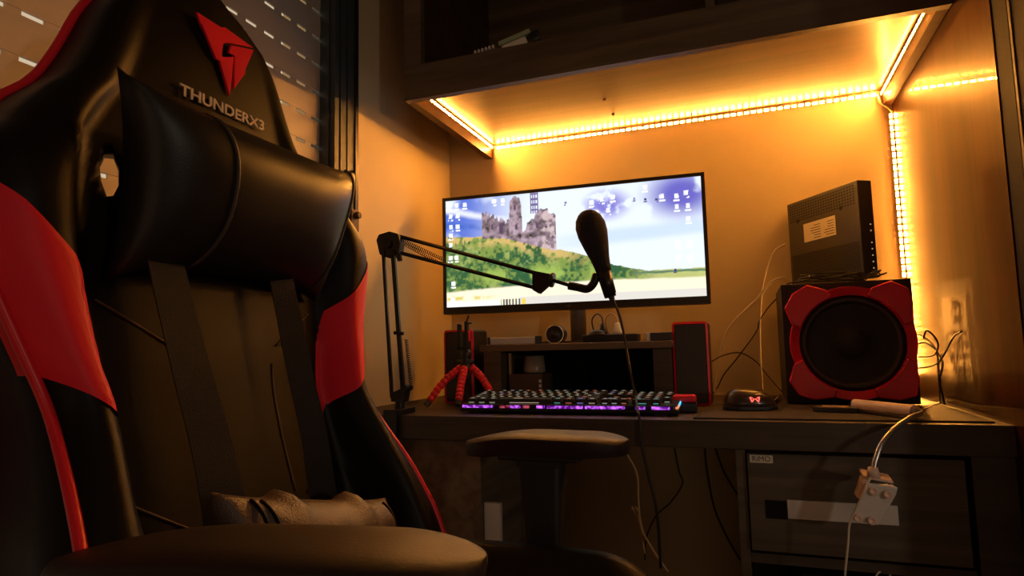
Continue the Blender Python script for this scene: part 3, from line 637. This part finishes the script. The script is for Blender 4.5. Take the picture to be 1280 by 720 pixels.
def cap_mesh(wd):
    bm = nb(); hx, hy = wd*U1/2-.0006, U1/2-.0006; h = .0085; i_ = .0022
    lo = [bm.verts.new((sx*hx, sy*hy, 0)) for sx, sy in ((-1, -1), (1, -1), (1, 1), (-1, 1))]; hi = [bm.verts.new((sx*(hx-i_), sy*(hy-i_), h)) for sx, sy in ((-1, -1), (1, -1), (1, 1), (-1, 1))]
    bm.faces.new(hi); bm.faces.new(lo[::-1])
    for k in range(4): bm.faces.new((lo[k], lo[(k+1) % 4], hi[(k+1) % 4], hi[k]))
    # legend: a small lit mark let into the top
    vs_ = [bm.verts.new(v) for v in ((-hx*.45, -.0004, h+.0002), (hx*.3 if wd < 1.6 else -hx*.1, -.0004, h+.0002), (hx*.3 if wd < 1.6 else -hx*.1, .0042, h+.0002), (-hx*.45, .0042, h+.0002))]; f = bm.faces.new(vs_); f.material_index = 1
    vs_ = [bm.verts.new(v) for v in ((-hx*.55, -hy-.0001, .0005), (hx*.55, -hy-.0001, .0005), (hx*.55, -hy+.0003, .0017), (-hx*.55, -hy+.0003, .0017))]; f = bm.faces.new(vs_); f.material_index = 1
    me = bpy.data.meshes.new('keycap'); bm.to_mesh(me); bm.free(); me.materials.append(M['keycap']); me.materials.append(M['legend']); return me
caps = {}
tot = 18.9+3.6
for r_, row in enumerate(rows):
    x = -KW/2+.009; y = .126-U1/2-r_*U1*(1.0)+(.003 if r_ == 0 else 0)
    for wd in row:
        if wd > 0:
            k = caps.get(wd)
            if k is None: k = caps[wd] = cap_mesh(wd)
            o = bpy.data.objects.new('keycap', k); COL.objects.link(o); o.parent = kb
            o.matrix_local = T @ Matrix.Translation((x+wd*U1/2, y, .0190))
        x += abs(wd)*U1
for x in (-.19, .19):
    obj('foot', box((x-.012, .112, .0004), (x+.012, .130, .0134)), 'black_plastic', kb)
    obj('foot', box((x-.012, .003, .0002), (x+.012, .012, .0038)), 'black_plastic', kb)
for k, (u, v) in enumerate(((628, 1), (1, 1))): pass
# small things standing behind the keyboard
o = obj('keyboard_cable', tube([PY(714, 486, 1.375), Vector((-.39, 1.37, .775)), Vector((-.40, 1.40, .760)), Vector((-.37, 1.44, .7535)), Vector((-.34, 1.62, .7535))], .002), 'black_cable', smooth=True); tag(o, 'black cable leaving the back of the keyboard', 'cable')

# ============================================================ FLEXIBLE TRIPOD
tp = thing('phone_tripod', 'small tripod with segmented red legs and a black phone clamp', 'tripod', (-.63, 1.38, ZD))
hub = PY(583, 455, 1.39)
def leg(p0, p1, bow):
    n = 9; P = []; R_ = []
    for i in range(n):
        for f, rr in ((0.0, .0062), (.10, .0094), (.5, .0100), (.90, .0094)):
            t = (i+f)/n; p = Vector(p0).lerp(Vector(p1), t)+Vector(bow)*sin(pi*t); P.append(p); R_.append(rr*(1-.12*t))
    bm = nb(); add_tube(bm, P, R_, 12); l = obj('leg', bm, 'red_plastic', tp, smooth=True)
    d_ = (Vector(p1)-Vector(p0)).normalized(); obj('foot', rod(Vector(p1), Vector(p1)+d_*.012, .0076, .0070), 'dark_grey', l)
top_ = hub+Vector((0, 0, -.008))
leg(top_+Vector((-.010, -.006, 0)), (-.700, 1.325, .7655), (-.004, 0, .006)); leg(top_+Vector((0, -.010, 0)), (-.625, 1.325, .767), (0, -.004, 0)); leg(top_+Vector((.012, 0, 0)), (-.560, 1.372, .7655), (.006, 0, .006))
bm = nb(); add_lathe(bm, hub+Vector((0, 0, -.02)), (0, 0, 1), [(0, 0), (.014, .002), (.018, .012), (.015, .022), (.010, .030), (.013, .036), (.013, .048), (.008, .054), (0, .054)], seg=20)
add_rod(bm, hub+Vector((-.022, -.004, .006)), hub+Vector((.02, -.004, .006)), .005); obj('ball_head', bm, 'satin_black', tp, smooth=True)
h0 = hub+Vector((-.004, 0, .034)); bm = nb()
add_box(bm, h0+Vector((-.017, -.006, 0)), h0+Vector((-.009, .006, .062)), Matrix.Identity(4)); add_box(bm, h0+Vector((.002, -.005, -.004)), h0+Vector((.010, .005, .068)))
add_box(bm, h0+Vector((-.017, -.006, 0)), h0+Vector((.010, .006, .008))); add_rod(bm, h0+Vector((.006, 0, .066)), h0+Vector((.012, 0, .082)), .0022); add_box(bm, h0+Vector((.006, -.004, .061)), h0+Vector((.020, .004, .0645)))
obj('phone_clamp', bm, 'satin_black', tp, bevel=.001)
obj('clamp_pad', box(h0+Vector((.0105, -.004, .020)), h0+Vector((.014, .004, .045))), 'red_plastic', tp, bevel=.001)

# ============================================================ BOOM ARM AND MICROPHONE
ba = thing('boom_arm', 'black scissor boom arm clamped to the left front edge of the desk', 'boom arm', (-.69, 1.19, ZD))
yb = 1.20
def q(u, v, y): return PY(u, v, y)
base = q(500, 505, yb)
bm = nb(); add_box(bm, (base.x-.018, 1.172-.010, ZD+.0004), (base.x+.018, 1.235, ZD+.012)); add_box(bm, (base.x-.016, 1.158, .672), (base.x+.016, 1.1695, ZD+.012)); add_box(bm, (base.x-.016, 1.158, .664), (base.x+.016, 1.215, .672))
add_rod(bm, (base.x, 1.195, .645), (base.x, 1.195, .7018), .005); obj('clamp', bm, 'boom_black', ba, bevel=.0015)
bm = nb(); add_rod(bm, (base.x, yb, ZD+.012), (base.x, yb, ZD+.030), .011, .009); add_prism(bm, [Vector((base.x-.016, yb-.010, ZD+.026)), Vector((base.x+.016, yb-.010, ZD+.026)), Vector((base.x+.022, yb-.010, ZD+.060)), Vector((base.x+.004, yb-.010, ZD+.052)), Vector((base.x-.018, yb-.010, ZD+.044))], (0, .02, 0))
add_rod(bm, (base.x+.018, yb-.014, ZD+.055), (base.x+.018, yb+.014, ZD+.055), .007); obj('base_joint', bm, 'boom_black', ba, bevel=.001)
ye = 1.235
def flatbar(name, p0, p1, w_=.0075): 
    o = obj(name, rod(p0, p1, w_/2*1.2, None, 4), 'boom_black', ba); return o
flatbar('lower_bar', q(490, 497, yb), q(479, 312, ye)); flatbar('lower_bar', q(504, 488, yb), q(491, 312, ye), .010)
def spring(p0, p1, r_, turns):
    p0, p1 = Vector(p0), Vector(p1); d_ = (p1-p0).normalized(); a_ = d_.orthogonal().normalized(); b2_ = d_.cross(a_); bm = nb(); n_ = turns*8
    add_tube(bm, [p0+(p1-p0)*i/n_+(a_*cos(2*pi*i/8)+b2_*sin(2*pi*i/8))*r_ for i in range(n_+1)], .0009, 5); return bm
obj('spring', spring(q(508, 424, yb+.01), q(514, 484, yb), .0035, 22), 'boom_black', ba, smooth=True)
obj('spring', spring(q(499, 420, yb-.01), q(503, 486, yb-.008), .0035, 22), 'boom_black', ba, smooth=True)
obj('tension_pin', rod(q(493, 416, yb-.004), q(504, 417, yb-.004), .004), 'boom_black', ba)
el = [q(470, 300, ye), q(473, 293, ye), q(486, 289, ye), q(497, 292, ye), q(500, 304, ye), q(498, 318, ye), q(486, 323, ye), q(474, 318, ye)]
bm = prism(el, (0, .022, 0)); add_rod(bm, q(484, 305, ye-.006), q(484, 305, ye)+Vector((0, .03, 0)), .010); obj('elbow_joint', bm, 'boom_black', ba, bevel=.002)
obj('elbow_knob', rod(q(499, 318, ye-.004), q(500, 326, ye-.004), .006), 'boom_black', ba)
yh = 1.30
flatbar('upper_bar', q(490, 293, ye+.01), q(672, 342, yh), .0072); flatbar('upper_bar', q(496, 315, ye+.01), q(674, 361, yh), .0072)
obj('spring', spring(q(500, 299, ye+.01), q(556, 325, ye+.025), .0038, 26), 'boom_black', ba, smooth=True); obj('spring', spring(q(500, 302, ye+.02), q(548, 328, ye+.03), .0038, 22), 'boom_black', ba, smooth=True)
obj('head_bracket', prism([q(665, 338, yh-.008), q(692, 343, yh-.008), q(690, 352, yh-.008), q(673, 367, yh-.008), q(665, 362, yh-.008)], (0, .018, 0)), 'boom_black', ba, bevel=.001)
kd = (q(694, 350, yh)-q(688, 349, yh)).normalized(); kc = q(690, 350, yh)
obj('head_knob', lathe(kc-kd*.003, kd, [(0, 0), (.0155, 0), (.0165, .003), (.0155, .0065), (0, .0065)], seg=24), 'boom_black', ba, smooth=True)
obj('mount_rod', rod(kc, q(716, 358, yh), .0042), 'boom_black', ba)
clip = nb(); add_tube(clip, spline([q(711, 357, yh), q(722, 359, yh), q(734, 361, yh), q(742, 354, yh), q(746, 342, yh)], 6), .0088, 12)
add_tube(clip, [q(749, 318, yh), q(754, 340, yh), q(763, 371, yh)], [.0155, .0150, .0125], 16)
obj('mic_clip', clip, 'boom_black', ba, smooth=True)
mi = thing('microphone', 'black microphone with bulbous foam windscreen in front of the monitor', 'microphone', q(750, 330, yh))
ax = (q(733, 264, yh)-q(757, 345, yh)).normalized(); p0 = q(755, 340, yh); Lm = (q(733, 264, yh)-p0).length
prof = [(.0, 0), (.0160, 0), (.0175, .10*Lm), (.0200, .22*Lm), (.0265, .42*Lm), (.0318, .62*Lm), (.0322, .76*Lm), (.0275, .88*Lm), (.020, .955*Lm), (.0125, .995*Lm), (0, 1.0*Lm)]
obj('windscreen', lathe(p0, ax, prof, seg=28), 'foam', mi, smooth=True)
obj('body', rod(p0+ax*.002, p0-ax*.048, .0148, .0125, 20), 'satin_black', mi, smooth=True)
mc0 = p0-ax*.050
obj('connector', rod(p0-ax*.0485, p0-ax*.062, .0075, .0055), 'black_plastic', mi)
cable([p0-ax*.062]+cabpts([(768, 378, yh), (776, 400, yh), (782, 430, yh), (788, 465, 1.27), (793, 490, 1.262), (795, 498, 1.25), (797, 512, 1.19), (799, 522, 1.166), (803, 560, 1.16), (812, 600, 1.16), (821, 640, 1.16), (826, 710, 1.17)]), .0026, 'black_cable', 'black microphone cable hanging over the keyboard and desk edge')

# ============================================================ CLIP LAMP
lp = thing('clip_lamp', 'white gooseneck clip lamp lying on the desk with its clip hanging down', 'lamp', (.22, 1.26, ZD))
l0, l1 = PZ(1070, 506, .766), PZ(1143, 514, .766)
obj('lamp_head', tube([l0, l0.lerp(l1, .03), l0.lerp(l1, .5), l0.lerp(l1, .97), l1], [.007]+[.0105]*31+[.007] if False else .0105, 16), 'pink_white', lp, smooth=True, bevel=0)
gp = [l1, PY(1152, 516, 1.215), PY(1138, 522, 1.165), PY(1118, 536, 1.135), PY(1102, 556, 1.11), PY(1094, 577, 1.10), PY(1092, 590, 1.095)]
obj('gooseneck', tube(gp, .0042, 12), 'steel', lp, smooth=True)
cy = 1.095
A = lambda u, v, dy=0: PY(u, v, cy+dy)
obj('collar', rod(A(1091, 584), A(1092, 596), .0065, .0095, 16), 'pink_white', lp, smooth=True)
obj('upper_jaw', prism([A(1079, 594), A(1117, 602), A(1117, 605), A(1079, 598)], (0, .036, .004)), 'pink_white', lp, bevel=.001)
obj('clip_back', prism([A(1079, 598, .004), A(1085, 598, .004), A(1078, 626, .004), A(1071, 622, .004)], (0, .03, 0)), 'pink_white', lp, bevel=.001)
pad = obj('lower_jaw', prism([A(1085, 606, -.012), A(1113, 608, -.010), A(1121, 612, -.008), A(1119, 620, -.008), A(1098, 657, .002), A(1092, 656, .002), A(1066, 650, .0), A(1064, 645, 0), A(1083, 613, -.010)], (.003, .006, .002)), 'white_plastic', lp, bevel=.0012)
for u, v in ((1092, 614), (1110, 618), (1073, 648), (1090, 651)):
    p = A(u, v, -.011 if v < 630 else -.003); obj('pad_button', lathe(p, (-.05, -1, .1), [(.0035, -.001), (.0062, 0), (.0060, .0025), (.0040, .003), (.0025, .0012), (0, .001)], seg=18), 'pink_white', lp, smooth=True)
obj('spring_arm', rod(A(1108, 604, .014), A(1104, 612, .010), .0022), 'steel', lp)
obj('cord', tube([A(1088, 597, -.006), A(1084, 606, -.016), A(1078, 620, -.018), A(1070, 636, -.012), A(1062, 655, -.004), A(1060, 680, -.002), A(1056, 722, 0), A(1052, 780, .0)], .0017), 'white_cable', lp, smooth=True)
cable(cabpts([(1094, 722, 1.2), (1098, 716, 1.2), (1105, 713, 1.205), (1112, 718, 1.21), (1116, 730, 1.215)]), .0016, 'white_cable', 'short white cable loop in front of the computer tower')

# ============================================================ GAMING CHAIR
YM = .563
ch = thing('gaming_chair', 'black and red racing style gaming chair in the left foreground', 'chair', (-.30, YM, 0))
CZ = .88
zk = np.array([-.38, -.30, -.22, -.15, -.10, -.04, .04, .10, .15, .19, .225, .26, .31, .345, .38, .415, .435])
wk = np.array([.20, .24, .247, .230, .218, .210, .238, .262, .270, .245, .196, .150, .126, .114, .100, .075, .025])
xk = np.array([-.44, -.465, -.495, -.518, -.533, -.548, -.562, -.568, -.570, -.571, -.572, -.573, -.575, -.577, -.580, -.584, -.588])
bk = np.array([.090, .088, .086, .080, .066, .050, .046, .046, .050, .040, .024, .010, .004, .002, .0, -.003, -.010])
ek = np.array([.075, .077, .075, .066, .046, .022, .020, .020, .018, .012, .004, .0, -.004, -.005, -.006, -.008, -.012])
zfine = np.concatenate([np.linspace(-.38, .42, 70), [.426, .431, .435]])
def sm(f, z):   # smoothed interpolation
    return float(np.mean([np.interp(z+d_, zk, f) for d_ in (-.018, -.009, 0, .009, .018)])) if -.36 < z < .41 else float(np.interp(z, zk, f))
def asym(z): return 1+.16*float(np.interp(z, [.20, .25, .40], [0, 1, 1]))
def front(t, z, off=0):
    w_ = sm(wk, z); b_ = sm(bk, z); x = sm(xk, z); a = abs(t)
    yin = min(.16, w_*.72)/w_                      # inner edge of the bolster
    s_ = (a-yin)/(1-yin)
    if s_ < 0: bul = .006*(1-(a/yin)**2)
    else:
        u_ = min(s_/.45, 1); bul = b_*(u_*u_*(3-2*u_))
        if s_ > .55: bul -= (b_-sm(ek, z))*((s_-.55)/.45)**2
    return Vector((x+bul+off, YM+t*w_*(asym(z) if t < 0 else 1), CZ+z))
def back(t, z):
    w_ = sm(wk, z); b_ = sm(bk, z); x = sm(xk, z); f_ = front(1, z)
    return Vector((min(x-.085+.02*t*t, f_.x-.035) if abs(t) > .98 else x-.085+.025*abs(t)**3, YM+t*w_*.985*(asym(z) if t < 0 else 1), CZ+z))
nt_ = 56; ts = [-1+2*i/nt_ for i in range(nt_+1)]
bm = nb(); FR = []; BK = []
for z in zfine:
    FR.append([bm.verts.new(front(t, z)) for t in ts]); BK.append([bm.verts.new(back(t, z)) for t in ts])
for i in range(len(zfine)-1):
    for j in range(nt_):
        bm.faces.new((FR[i][j], FR[i][j+1], FR[i+1][j+1], FR[i+1][j])); bm.faces.new((BK[i][j], BK[i+1][j], BK[i+1][j+1], BK[i][j+1]))
    for j in (0, nt_): bm.faces.new((FR[i][j], FR[i+1][j], BK[i+1][j], BK[i][j]))
for r_ in (0, len(zfine)-1):
    for j in range(nt_): bm.faces.new((FR[r_][j], FR[r_][j+1], BK[r_][j+1], BK[r_][j]))
brst = obj('backrest', bm, 'leather', ch, smooth=True)
# belt holes through the shoulders
def cutter(side):
    bm = nb(); yc = YM+side*.135; pl = [(-.016, .012), (-.010, .024), (.003, .026), (.011, .014), (.012, -.004), (.004, -.018), (-.004, -.020), (-.012, -.006)]
    add_prism(bm, [(-.78, yc-side*y_*.8-side*.158, CZ+.176+.052+z_) for y_, z_ in pl], (.42, side*.40*0+side*.315, -.105)); return bm
# the bodies are cut with a real boolean, the cutter is deleted afterwards
bpy.context.view_layer.update()
for side in (-1, 1):
    bmc = cutter(side); bmesh.ops.recalc_face_normals(bmc, faces=bmc.faces); mc_ = bpy.data.meshes.new('cut'); bmc.to_mesh(mc_); bmc.free(); co_ = bpy.data.objects.new('cut', mc_); COL.objects.link(co_)
    md = brst.modifiers.new('cut', 'BOOLEAN'); md.object = co_; md.operation = 'DIFFERENCE'; md.solver = 'EXACT'
    bpy.context.view_layer.update(); nm_ = bpy.data.meshes.new_from_object(brst.evaluated_get(bpy.context.evaluated_depsgraph_get()))
    brst.modifiers.remove(md); brst.data = nm_; bpy.data.objects.remove(co_)
brst.data.materials.clear(); brst.data.materials.append(M['leather'])
for p in brst.data.polygons: p.use_smooth = True
def patch(name, t0, t1, zlo, zhi, m_, side, off=.0022, nt2=18, nz=26):
    bm = nb(); G = []
    for i in range(nt2+1):
        t = t0+(t1-t0)*i/nt2; a, b2_ = zlo(t), zhi(t); row = []
        for k in range(nz+1):
            z = a+(b2_-a)*k/nz; e_ = off*.5 if (i in (0,) or k in (0, nz)) else off
            p = front(side*min(t, 1.0), z, e_+.0004)
            if t >= 1: p.x -= (t-1)*.4; p.y += side*.0016
            row.append(bm.verts.new(p))
        G.append(row)
    for i in range(nt2):
        for k in range(nz): bm.faces.new((G[i][k], G[i+1][k], G[i+1][k+1], G[i][k+1]))
    return obj(name, bm, m_, ch, smooth=True)
lin = lambda pts: (lambda t: float(np.interp(t, [p[0] for p in pts], [p[1] for p in pts])))
for sd in (-1, 1):
    patch('wing_panel', .70, 1.05, lin([(.70, -.080), (.76, -.062), (.85, -.040), (1.0, -.012)]), lin([(.70, .060), (.8, .095), (.9, .128), (1.0, .150)]), 'red_leather', sd).__setitem__('label', 'red leather wing panel')
def edge(sd, f, z0, z1, r_, name, label=None):
    zz = np.linspace(z0, z1, 50); bm = nb(); add_tube(bm, [f(sd, z) for z in zz], r_, 8); obj(name, bm, 'red_piping', ch, smooth=True, label=label)
for sd in (-1, 1):
    edge(sd, lambda s_, z: front(s_, z)+Vector((0, s_*.001, 0)), -.36, .13, .0048, 'piping', 'red piping along the backrest edge')
    edge(sd, lambda s_, z: back(s_, z)+Vector((-.002, s_*.001, 0)), -.36, .425, .0055, 'piping', 'red piping along the backrest edge')
def seam(pts, r_=.0014, m_='leather_seam'):
    bm = nb(); add_tube(bm, [front(t, z, .0006) for t, z in pts], r_, 6); obj('seam', bm, m_, ch, smooth=True)
def ln(a, b2_, n=14): return [(a[0]+(b2_[0]-a[0])*i/n, a[1]+(b2_[1]-a[1])*i/n) for i in range(n+1)]
for sd in (-1, 1):
    seam(ln((sd*.62, .055), (sd*.34, .012))); seam(ln((sd*.30, -.01), (sd*.28, -.16))); seam(ln((sd*.62, -.13), (sd*.36, -.165)))
# logo and lettering on the headrest
def onf(u, v): return PX(u, v, -.5745)
def lg(l): return [onf(200+x/4, y/4) for x, y in l]
for nm, l in (('a', [(162, 65), (285, 142), (305, 142), (445, 243), (322, 219), (296, 222), (287, 285), (186, 138)]), ('b', [(176, 122), (284, 292), (340, 290), (334, 340), (318, 487), (268, 312), (250, 303)]), ('c', [(328, 232), (442, 256), (400, 352), (398, 374), (342, 452), (345, 286), (316, 270)])):
    P = lg(l); P = [Vector((front((p.y-YM)/sm(wk, p.z-CZ), p.z-CZ).x+.0008, p.y, p.z)) for p in P]; xm = max(p.x for p in P)
    for p in P: p.x = xm
    obj('emblem', prism(P, (.0035, 0, 0)), 'logo_red', ch, bevel=.0006)
tm = textmesh('THUNDERX3', .0175, .0008, .0004); bb = [v.co.x for v in tm.verts]; sc = .128/(max(bb)-min(bb)); pz = .2905
tm.transform(Matrix.Scale(sc, 4, (1, 0, 0))); tm.transform(basis((front(0, pz).x+.0035, .564, CZ+pz), (0, 1, 0), (0, 0, 1))); obj('lettering', tm, 'logo_grey', ch, label='grey wordmark lettering')

# neck pillow (a thing of its own, hung on straps)
def pillow_mesh(cx, cy_, cz_, L_, H_, T_, tip=.12, tilt_=0, n=36, sag=0, lobe=0, wr=0, skew=0):
    bm = nb(); G = {}
    for side in (1, -1):
        for i in range(n+1):
            for k in range(n+1):
                u_, v_ = -1+2*i/n, -1+2*k/n; edge_ = i in (0, n) or k in (0, n)
                if edge_ and side == -1: G[(side, i, k)] = G[(1, i, k)]; continue
                yy = u_*L_*(1+tip*.6*v_*v_-.03+skew*v_); zz = v_*H_*(1-.10+tip*1.5*u_**4)+lobe*u_
                th = T_*((1-abs(u_)**3.6)*(1-abs(v_)**2.6))**.5
                th *= 1+wr*sin(14*u_+5*v_)*.5*abs(u_)**2
                if side == -1: th *= .45
                if wr: zz += (.009*math.exp(-((u_+.42)/.09)**2)+.010*math.exp(-((u_-.38)/.09)**2))*max(0, v_)
                x = side*th+sag*v_
                G[(side, i, k)] = bm.verts.new((cx+x, cy_+yy, cz_+zz))
        for i in range(n):
            for k in range(n):
                f = [G[(side, i, k)], G[(side, i+1, k)], G[(side, i+1, k+1)], G[(side, i, k+1)]]
                try: bm.faces.new(f if side == 1 else f[::-1])
                except ValueError: pass
    return bm
def pil_front(cx, cy_, cz_, L_, H_, T_, u_, v_, tip=.12, lobe=0, sag=0, skew=0):
    return Vector((cx+sag*v_+T_*((1-abs(u_)**3.6)*(1-abs(v_)**2.6))**.5+.0006, cy_+u_*L_*(1+tip*.6*v_*v_-.03+skew*v_), cz_+v_*H_*(1-.10+tip*1.5*u_**4)+lobe*u_))
PP = (-.533, YM+.004, CZ+.165, .160, .086, .058)
np_ = thing('neck_pillow', 'black leather neck pillow strapped across the top of the chair back', 'pillow', (-.50, YM, CZ+.08))
obj('cushion', pillow_mesh(*PP, tip=.125, sag=.022, skew=.09), 'leather_soft', np_, smooth=True)
for u0 in (-.52, .80):
    bm = nb(); add_tube(bm, [pil_front(*PP, u0+.04*(1-(-1+2*k/20)**2), -.98+1.96*k/20, tip=.125, sag=.022, skew=.09) for k in range(21)], .0022, 6); obj('seam', bm, 'leather_matte', np_, smooth=True)
def ribbon(pts, w0, wdir, th=.0016):
    P = spline(pts, 8); bm = nb(); rows_ = []
    for i, p in enumerate(P):
        d_ = (P[min(i+1, len(P)-1)]-P[max(i-1, 0)]).normalized(); wv = Vector(wdir[0]).lerp(Vector(wdir[1]), i/(len(P)-1)); wv = (wv-d_*wv.dot(d_)).normalized(); nn = d_.cross(wv)
        rows_.append([bm.verts.new(p+wv*(w0/2*a)+nn*(th/2*b2_)) for a, b2_ in ((-1, -1), (1, -1), (1, 1), (-1, 1))])
    for A_, B_ in zip(rows_, rows_[1:]):
        for k in range(4): bm.faces.new((A_[k], A_[(k+1) % 4], B_[(k+1) % 4], B_[k]))
    bm.faces.new(rows_[0]); bm.faces.new(rows_[-1][::-1]); return bm
def fz(u, v, x): return PX(u, v, x)
obj('strap', ribbon([fz(206, 322, -.530), fz(222, 390, -.525), fz(242, 470, -.51), fz(262, 545, -.495), fz(276, 610, -.478), fz(283, 650, -.470)], .040, ((0, 1, 0), (.5, 1, 0))), 'strap', np_)
obj('strap', ribbon([fz(352, 350, -.530), fz(362, 400, -.522), fz(376, 470, -.508), fz(392, 540, -.490), fz(402, 606, -.475), fz(408, 645, -.468)], .030, ((.4, 1, 0), (1, .7, 0))), 'strap', np_)
lu = thing('lumbar_pillow', 'brown black perforated lumbar pillow low on the chair back', 'pillow', (-.46, YM, CZ-.24))
LP_ = (-.425, YM-.010, CZ-.200, .135, .058, .045)
obj('cushion', pillow_mesh(*LP_, tip=.05, wr=.3, lobe=-.032), 'leather_perf', lu, smooth=True)
for u0 in (-.78, -.70, .80):
    bm = nb(); add_tube(bm, [pil_front(*LP_, u0, -.95+1.9*k/20, tip=.05, lobe=-.032)+Vector((.0012, 0, 0)) for k in range(21)], .0018, 6); obj('seam', bm, 'leather', lu, smooth=True)
# seat
seatc = (-.30, YM)
def seat_top(a, b_):          # a 0 back..1 front, b -1..1 lateral
    y = b_*.268*(1-.10*abs(a-.5)**2*4); s_ = max(0, (abs(b_)-.60)/.40); hump = .052*(s_*s_*(3-2*s_)) if s_ < .7 else .052*(.784)-.10*(s_-.7)**1.5
    z = -.290+hump; x = -.50+a*.455-.035*abs(b_)**3*a
    if a > .72: z -= .085*((a-.72)/.28)**2.2
    return Vector((x, YM+y, CZ+z))
bm = nb(); n_ = 40; Tp = []; Bt = []
for i in range(n_+1):
    Tp.append([bm.verts.new(seat_top(i/n_, -1+2*k/n_)) for k in range(n_+1)]); Bt.append([bm.verts.new(Vector((v.co.x*.98-.004, YM+(v.co.y-YM)*.97, CZ-.395))) for v in Tp[-1]])
for i in range(n_):
    for k in range(n_):
        bm.faces.new((Tp[i][k], Tp[i+1][k], Tp[i+1][k+1], Tp[i][k+1])); bm.faces.new((Bt[i][k], Bt[i][k+1], Bt[i+1][k+1], Bt[i+1][k]))
for r_ in (0, n_):
    for k in range(n_): bm.faces.new((Tp[r_][k], Tp[r_][k+1], Bt[r_][k+1], Bt[r_][k])); bm.faces.new((Tp[k][r_], Tp[k+1][r_], Bt[k+1][r_], Bt[k][r_]))
obj('seat', bm, 'leather', ch, smooth=True)
for sd in (-1, 1):
    bm = nb(); add_tube(bm, [seat_top(i/30, sd)+Vector((0, sd*.003, -.004)) for i in range(10, 31)]+[seat_top(1, sd*(1-k/12))+Vector((.003, 0, -.003)) for k in range(1, 13)], .0045, 8); obj('piping', bm, 'red_piping', ch, smooth=True, label='red piping along the seat edge')
# armrests
def armrest(yc, x0, x1, ztop, tilt_, rz=0):
    L_ = x1-x0; xm = (x0+x1)/2; ar = obj('armrest', None or box((xm-.034, yc-.03, CZ+ztop-.045), (xm+.034, yc+.03, CZ+ztop-.0362)), 'arm_plastic', ch)
    bm = nb(); n1_, n2_ = 30, 14; top = []; bot = []
    R_ = Matrix.Rotation(rz, 3, 'Z')
    for i in range(n1_+1):
        s_ = sin(pi/2*(-1+2*i/n1_)); hw = .047*(1-abs(s_)**5)**.5*(1+.06*s_)+.0006; rt_ = []; rb_ = []
        for k in range(n2_+1):
            b2_ = -1+2*k/n2_; zz = ztop-.003*b2_**4-.022*max(0, -s_-.1)**1.8-.012*max(0, s_-.6)**1.3*2; edge_ = (1-abs(b2_)**6)
            p = Vector((s_*L_/2, b2_*hw, 0)); p = R_ @ p
            rt_.append(bm.verts.new((xm+p.x, yc+p.y, CZ+zz+.003*edge_))); rb_.append(bm.verts.new((xm+p.x*.985, yc+p.y*.94, CZ+zz-.024+.012*max(0, abs(s_)-.6)*2)))
        top.append(rt_); bot.append(rb_)
    for i in range(n1_):
        for k in range(n2_):
            bm.faces.new((top[i][k], top[i+1][k], top[i+1][k+1], top[i][k+1])); bm.faces.new((bot[i][k], bot[i][k+1], bot[i+1][k+1], bot[i+1][k]))
        for k in (0, n2_): bm.faces.new((top[i][k], top[i+1][k], bot[i+1][k], bot[i][k]))
    for r_ in (0, n1_):
        for k in range(n2_): bm.faces.new((top[r_][k], top[r_][k+1], bot[r_][k+1], bot[r_][k]))
    obj('arm_pad', bm, 'arm_pad', ar, smooth=True, bevel=.004)
    obj('pad_mount', box((xm-.062, yc-.036, CZ+ztop-.036), (xm+.062, yc+.036, CZ+ztop-.0245)), 'arm_plastic', ar, bevel=.003)
    bm = nb(); zt = CZ+ztop-.0365
    for (xa, xb, ya, za), (xc_, xd, yb_, zb) in (((xm-.036, xm+.030, .022, zt), (xm-.022, xm+.022, .018, CZ-.36)),):
        vs_ = [bm.verts.new(p) for p in ((xa, yc-ya, za), (xb, yc-ya, za), (xb, yc+ya, za), (xa, yc+ya, za), (xc_, yc-yb_, zb), (xd, yc-yb_, zb), (xd, yc+yb_, zb), (xc_, yc+yb_, zb))]
        for f in ((0, 1, 2, 3), (7, 6, 5, 4), (0, 4, 5, 1), (1, 5, 6, 2), (2, 6, 7, 3), (3, 7, 4, 0)): bm.faces.new([vs_[i] for i in f])
    obj('arm_post', bm, 'arm_plastic', ar, bevel=.008, seg=3)
    s_ = 1 if yc > YM else -1
    obj('arm_bracket', box((xm-.04, min(yc-s_*.15, yc+s_*.02), CZ-.41), (xm+.04, max(yc-s_*.15, yc+s_*.02), CZ-.396)), 'arm_plastic', ar, bevel=.002)
    return ar
armrest(.920, -.425, -.165, -.125, 0, radians(-6))
armrest(.350, -.468, -.158, -.123, 0, radians(10))
# base under the seat
obj('gas_lift', rod((-.28, YM, .10), (-.28, YM, CZ-.42), .026, .024, 20), 'satin_black', ch, smooth=True)
obj('tilt_plate', box((-.38, YM-.10, CZ-.42), (-.18, YM+.10, CZ-.3955)), 'arm_plastic', ch, bevel=.004)
for k in range(5):
    a = 2*pi*k/5+.3; d_ = Vector((cos(a), sin(a), 0)); c0 = Vector((-.28, YM, .115))
    l = obj('base_leg', rod(c0, c0+d_*.27+Vector((0, 0, -.035)), .026, .016, 10), 'arm_plastic', ch, smooth=True)
    cc_ = c0+d_*.27; side_ = Vector((-d_.y, d_.x, 0)); bm = nb(); add_rod(bm, Vector((cc_.x, cc_.y, .0285))-side_*.022, Vector((cc_.x, cc_.y, .0285))+side_*.022, .028, seg=20); add_rod(bm, (cc_.x, cc_.y, .05), (cc_.x, cc_.y, .085), .006)
    obj('caster', bm, 'black_plastic', l)
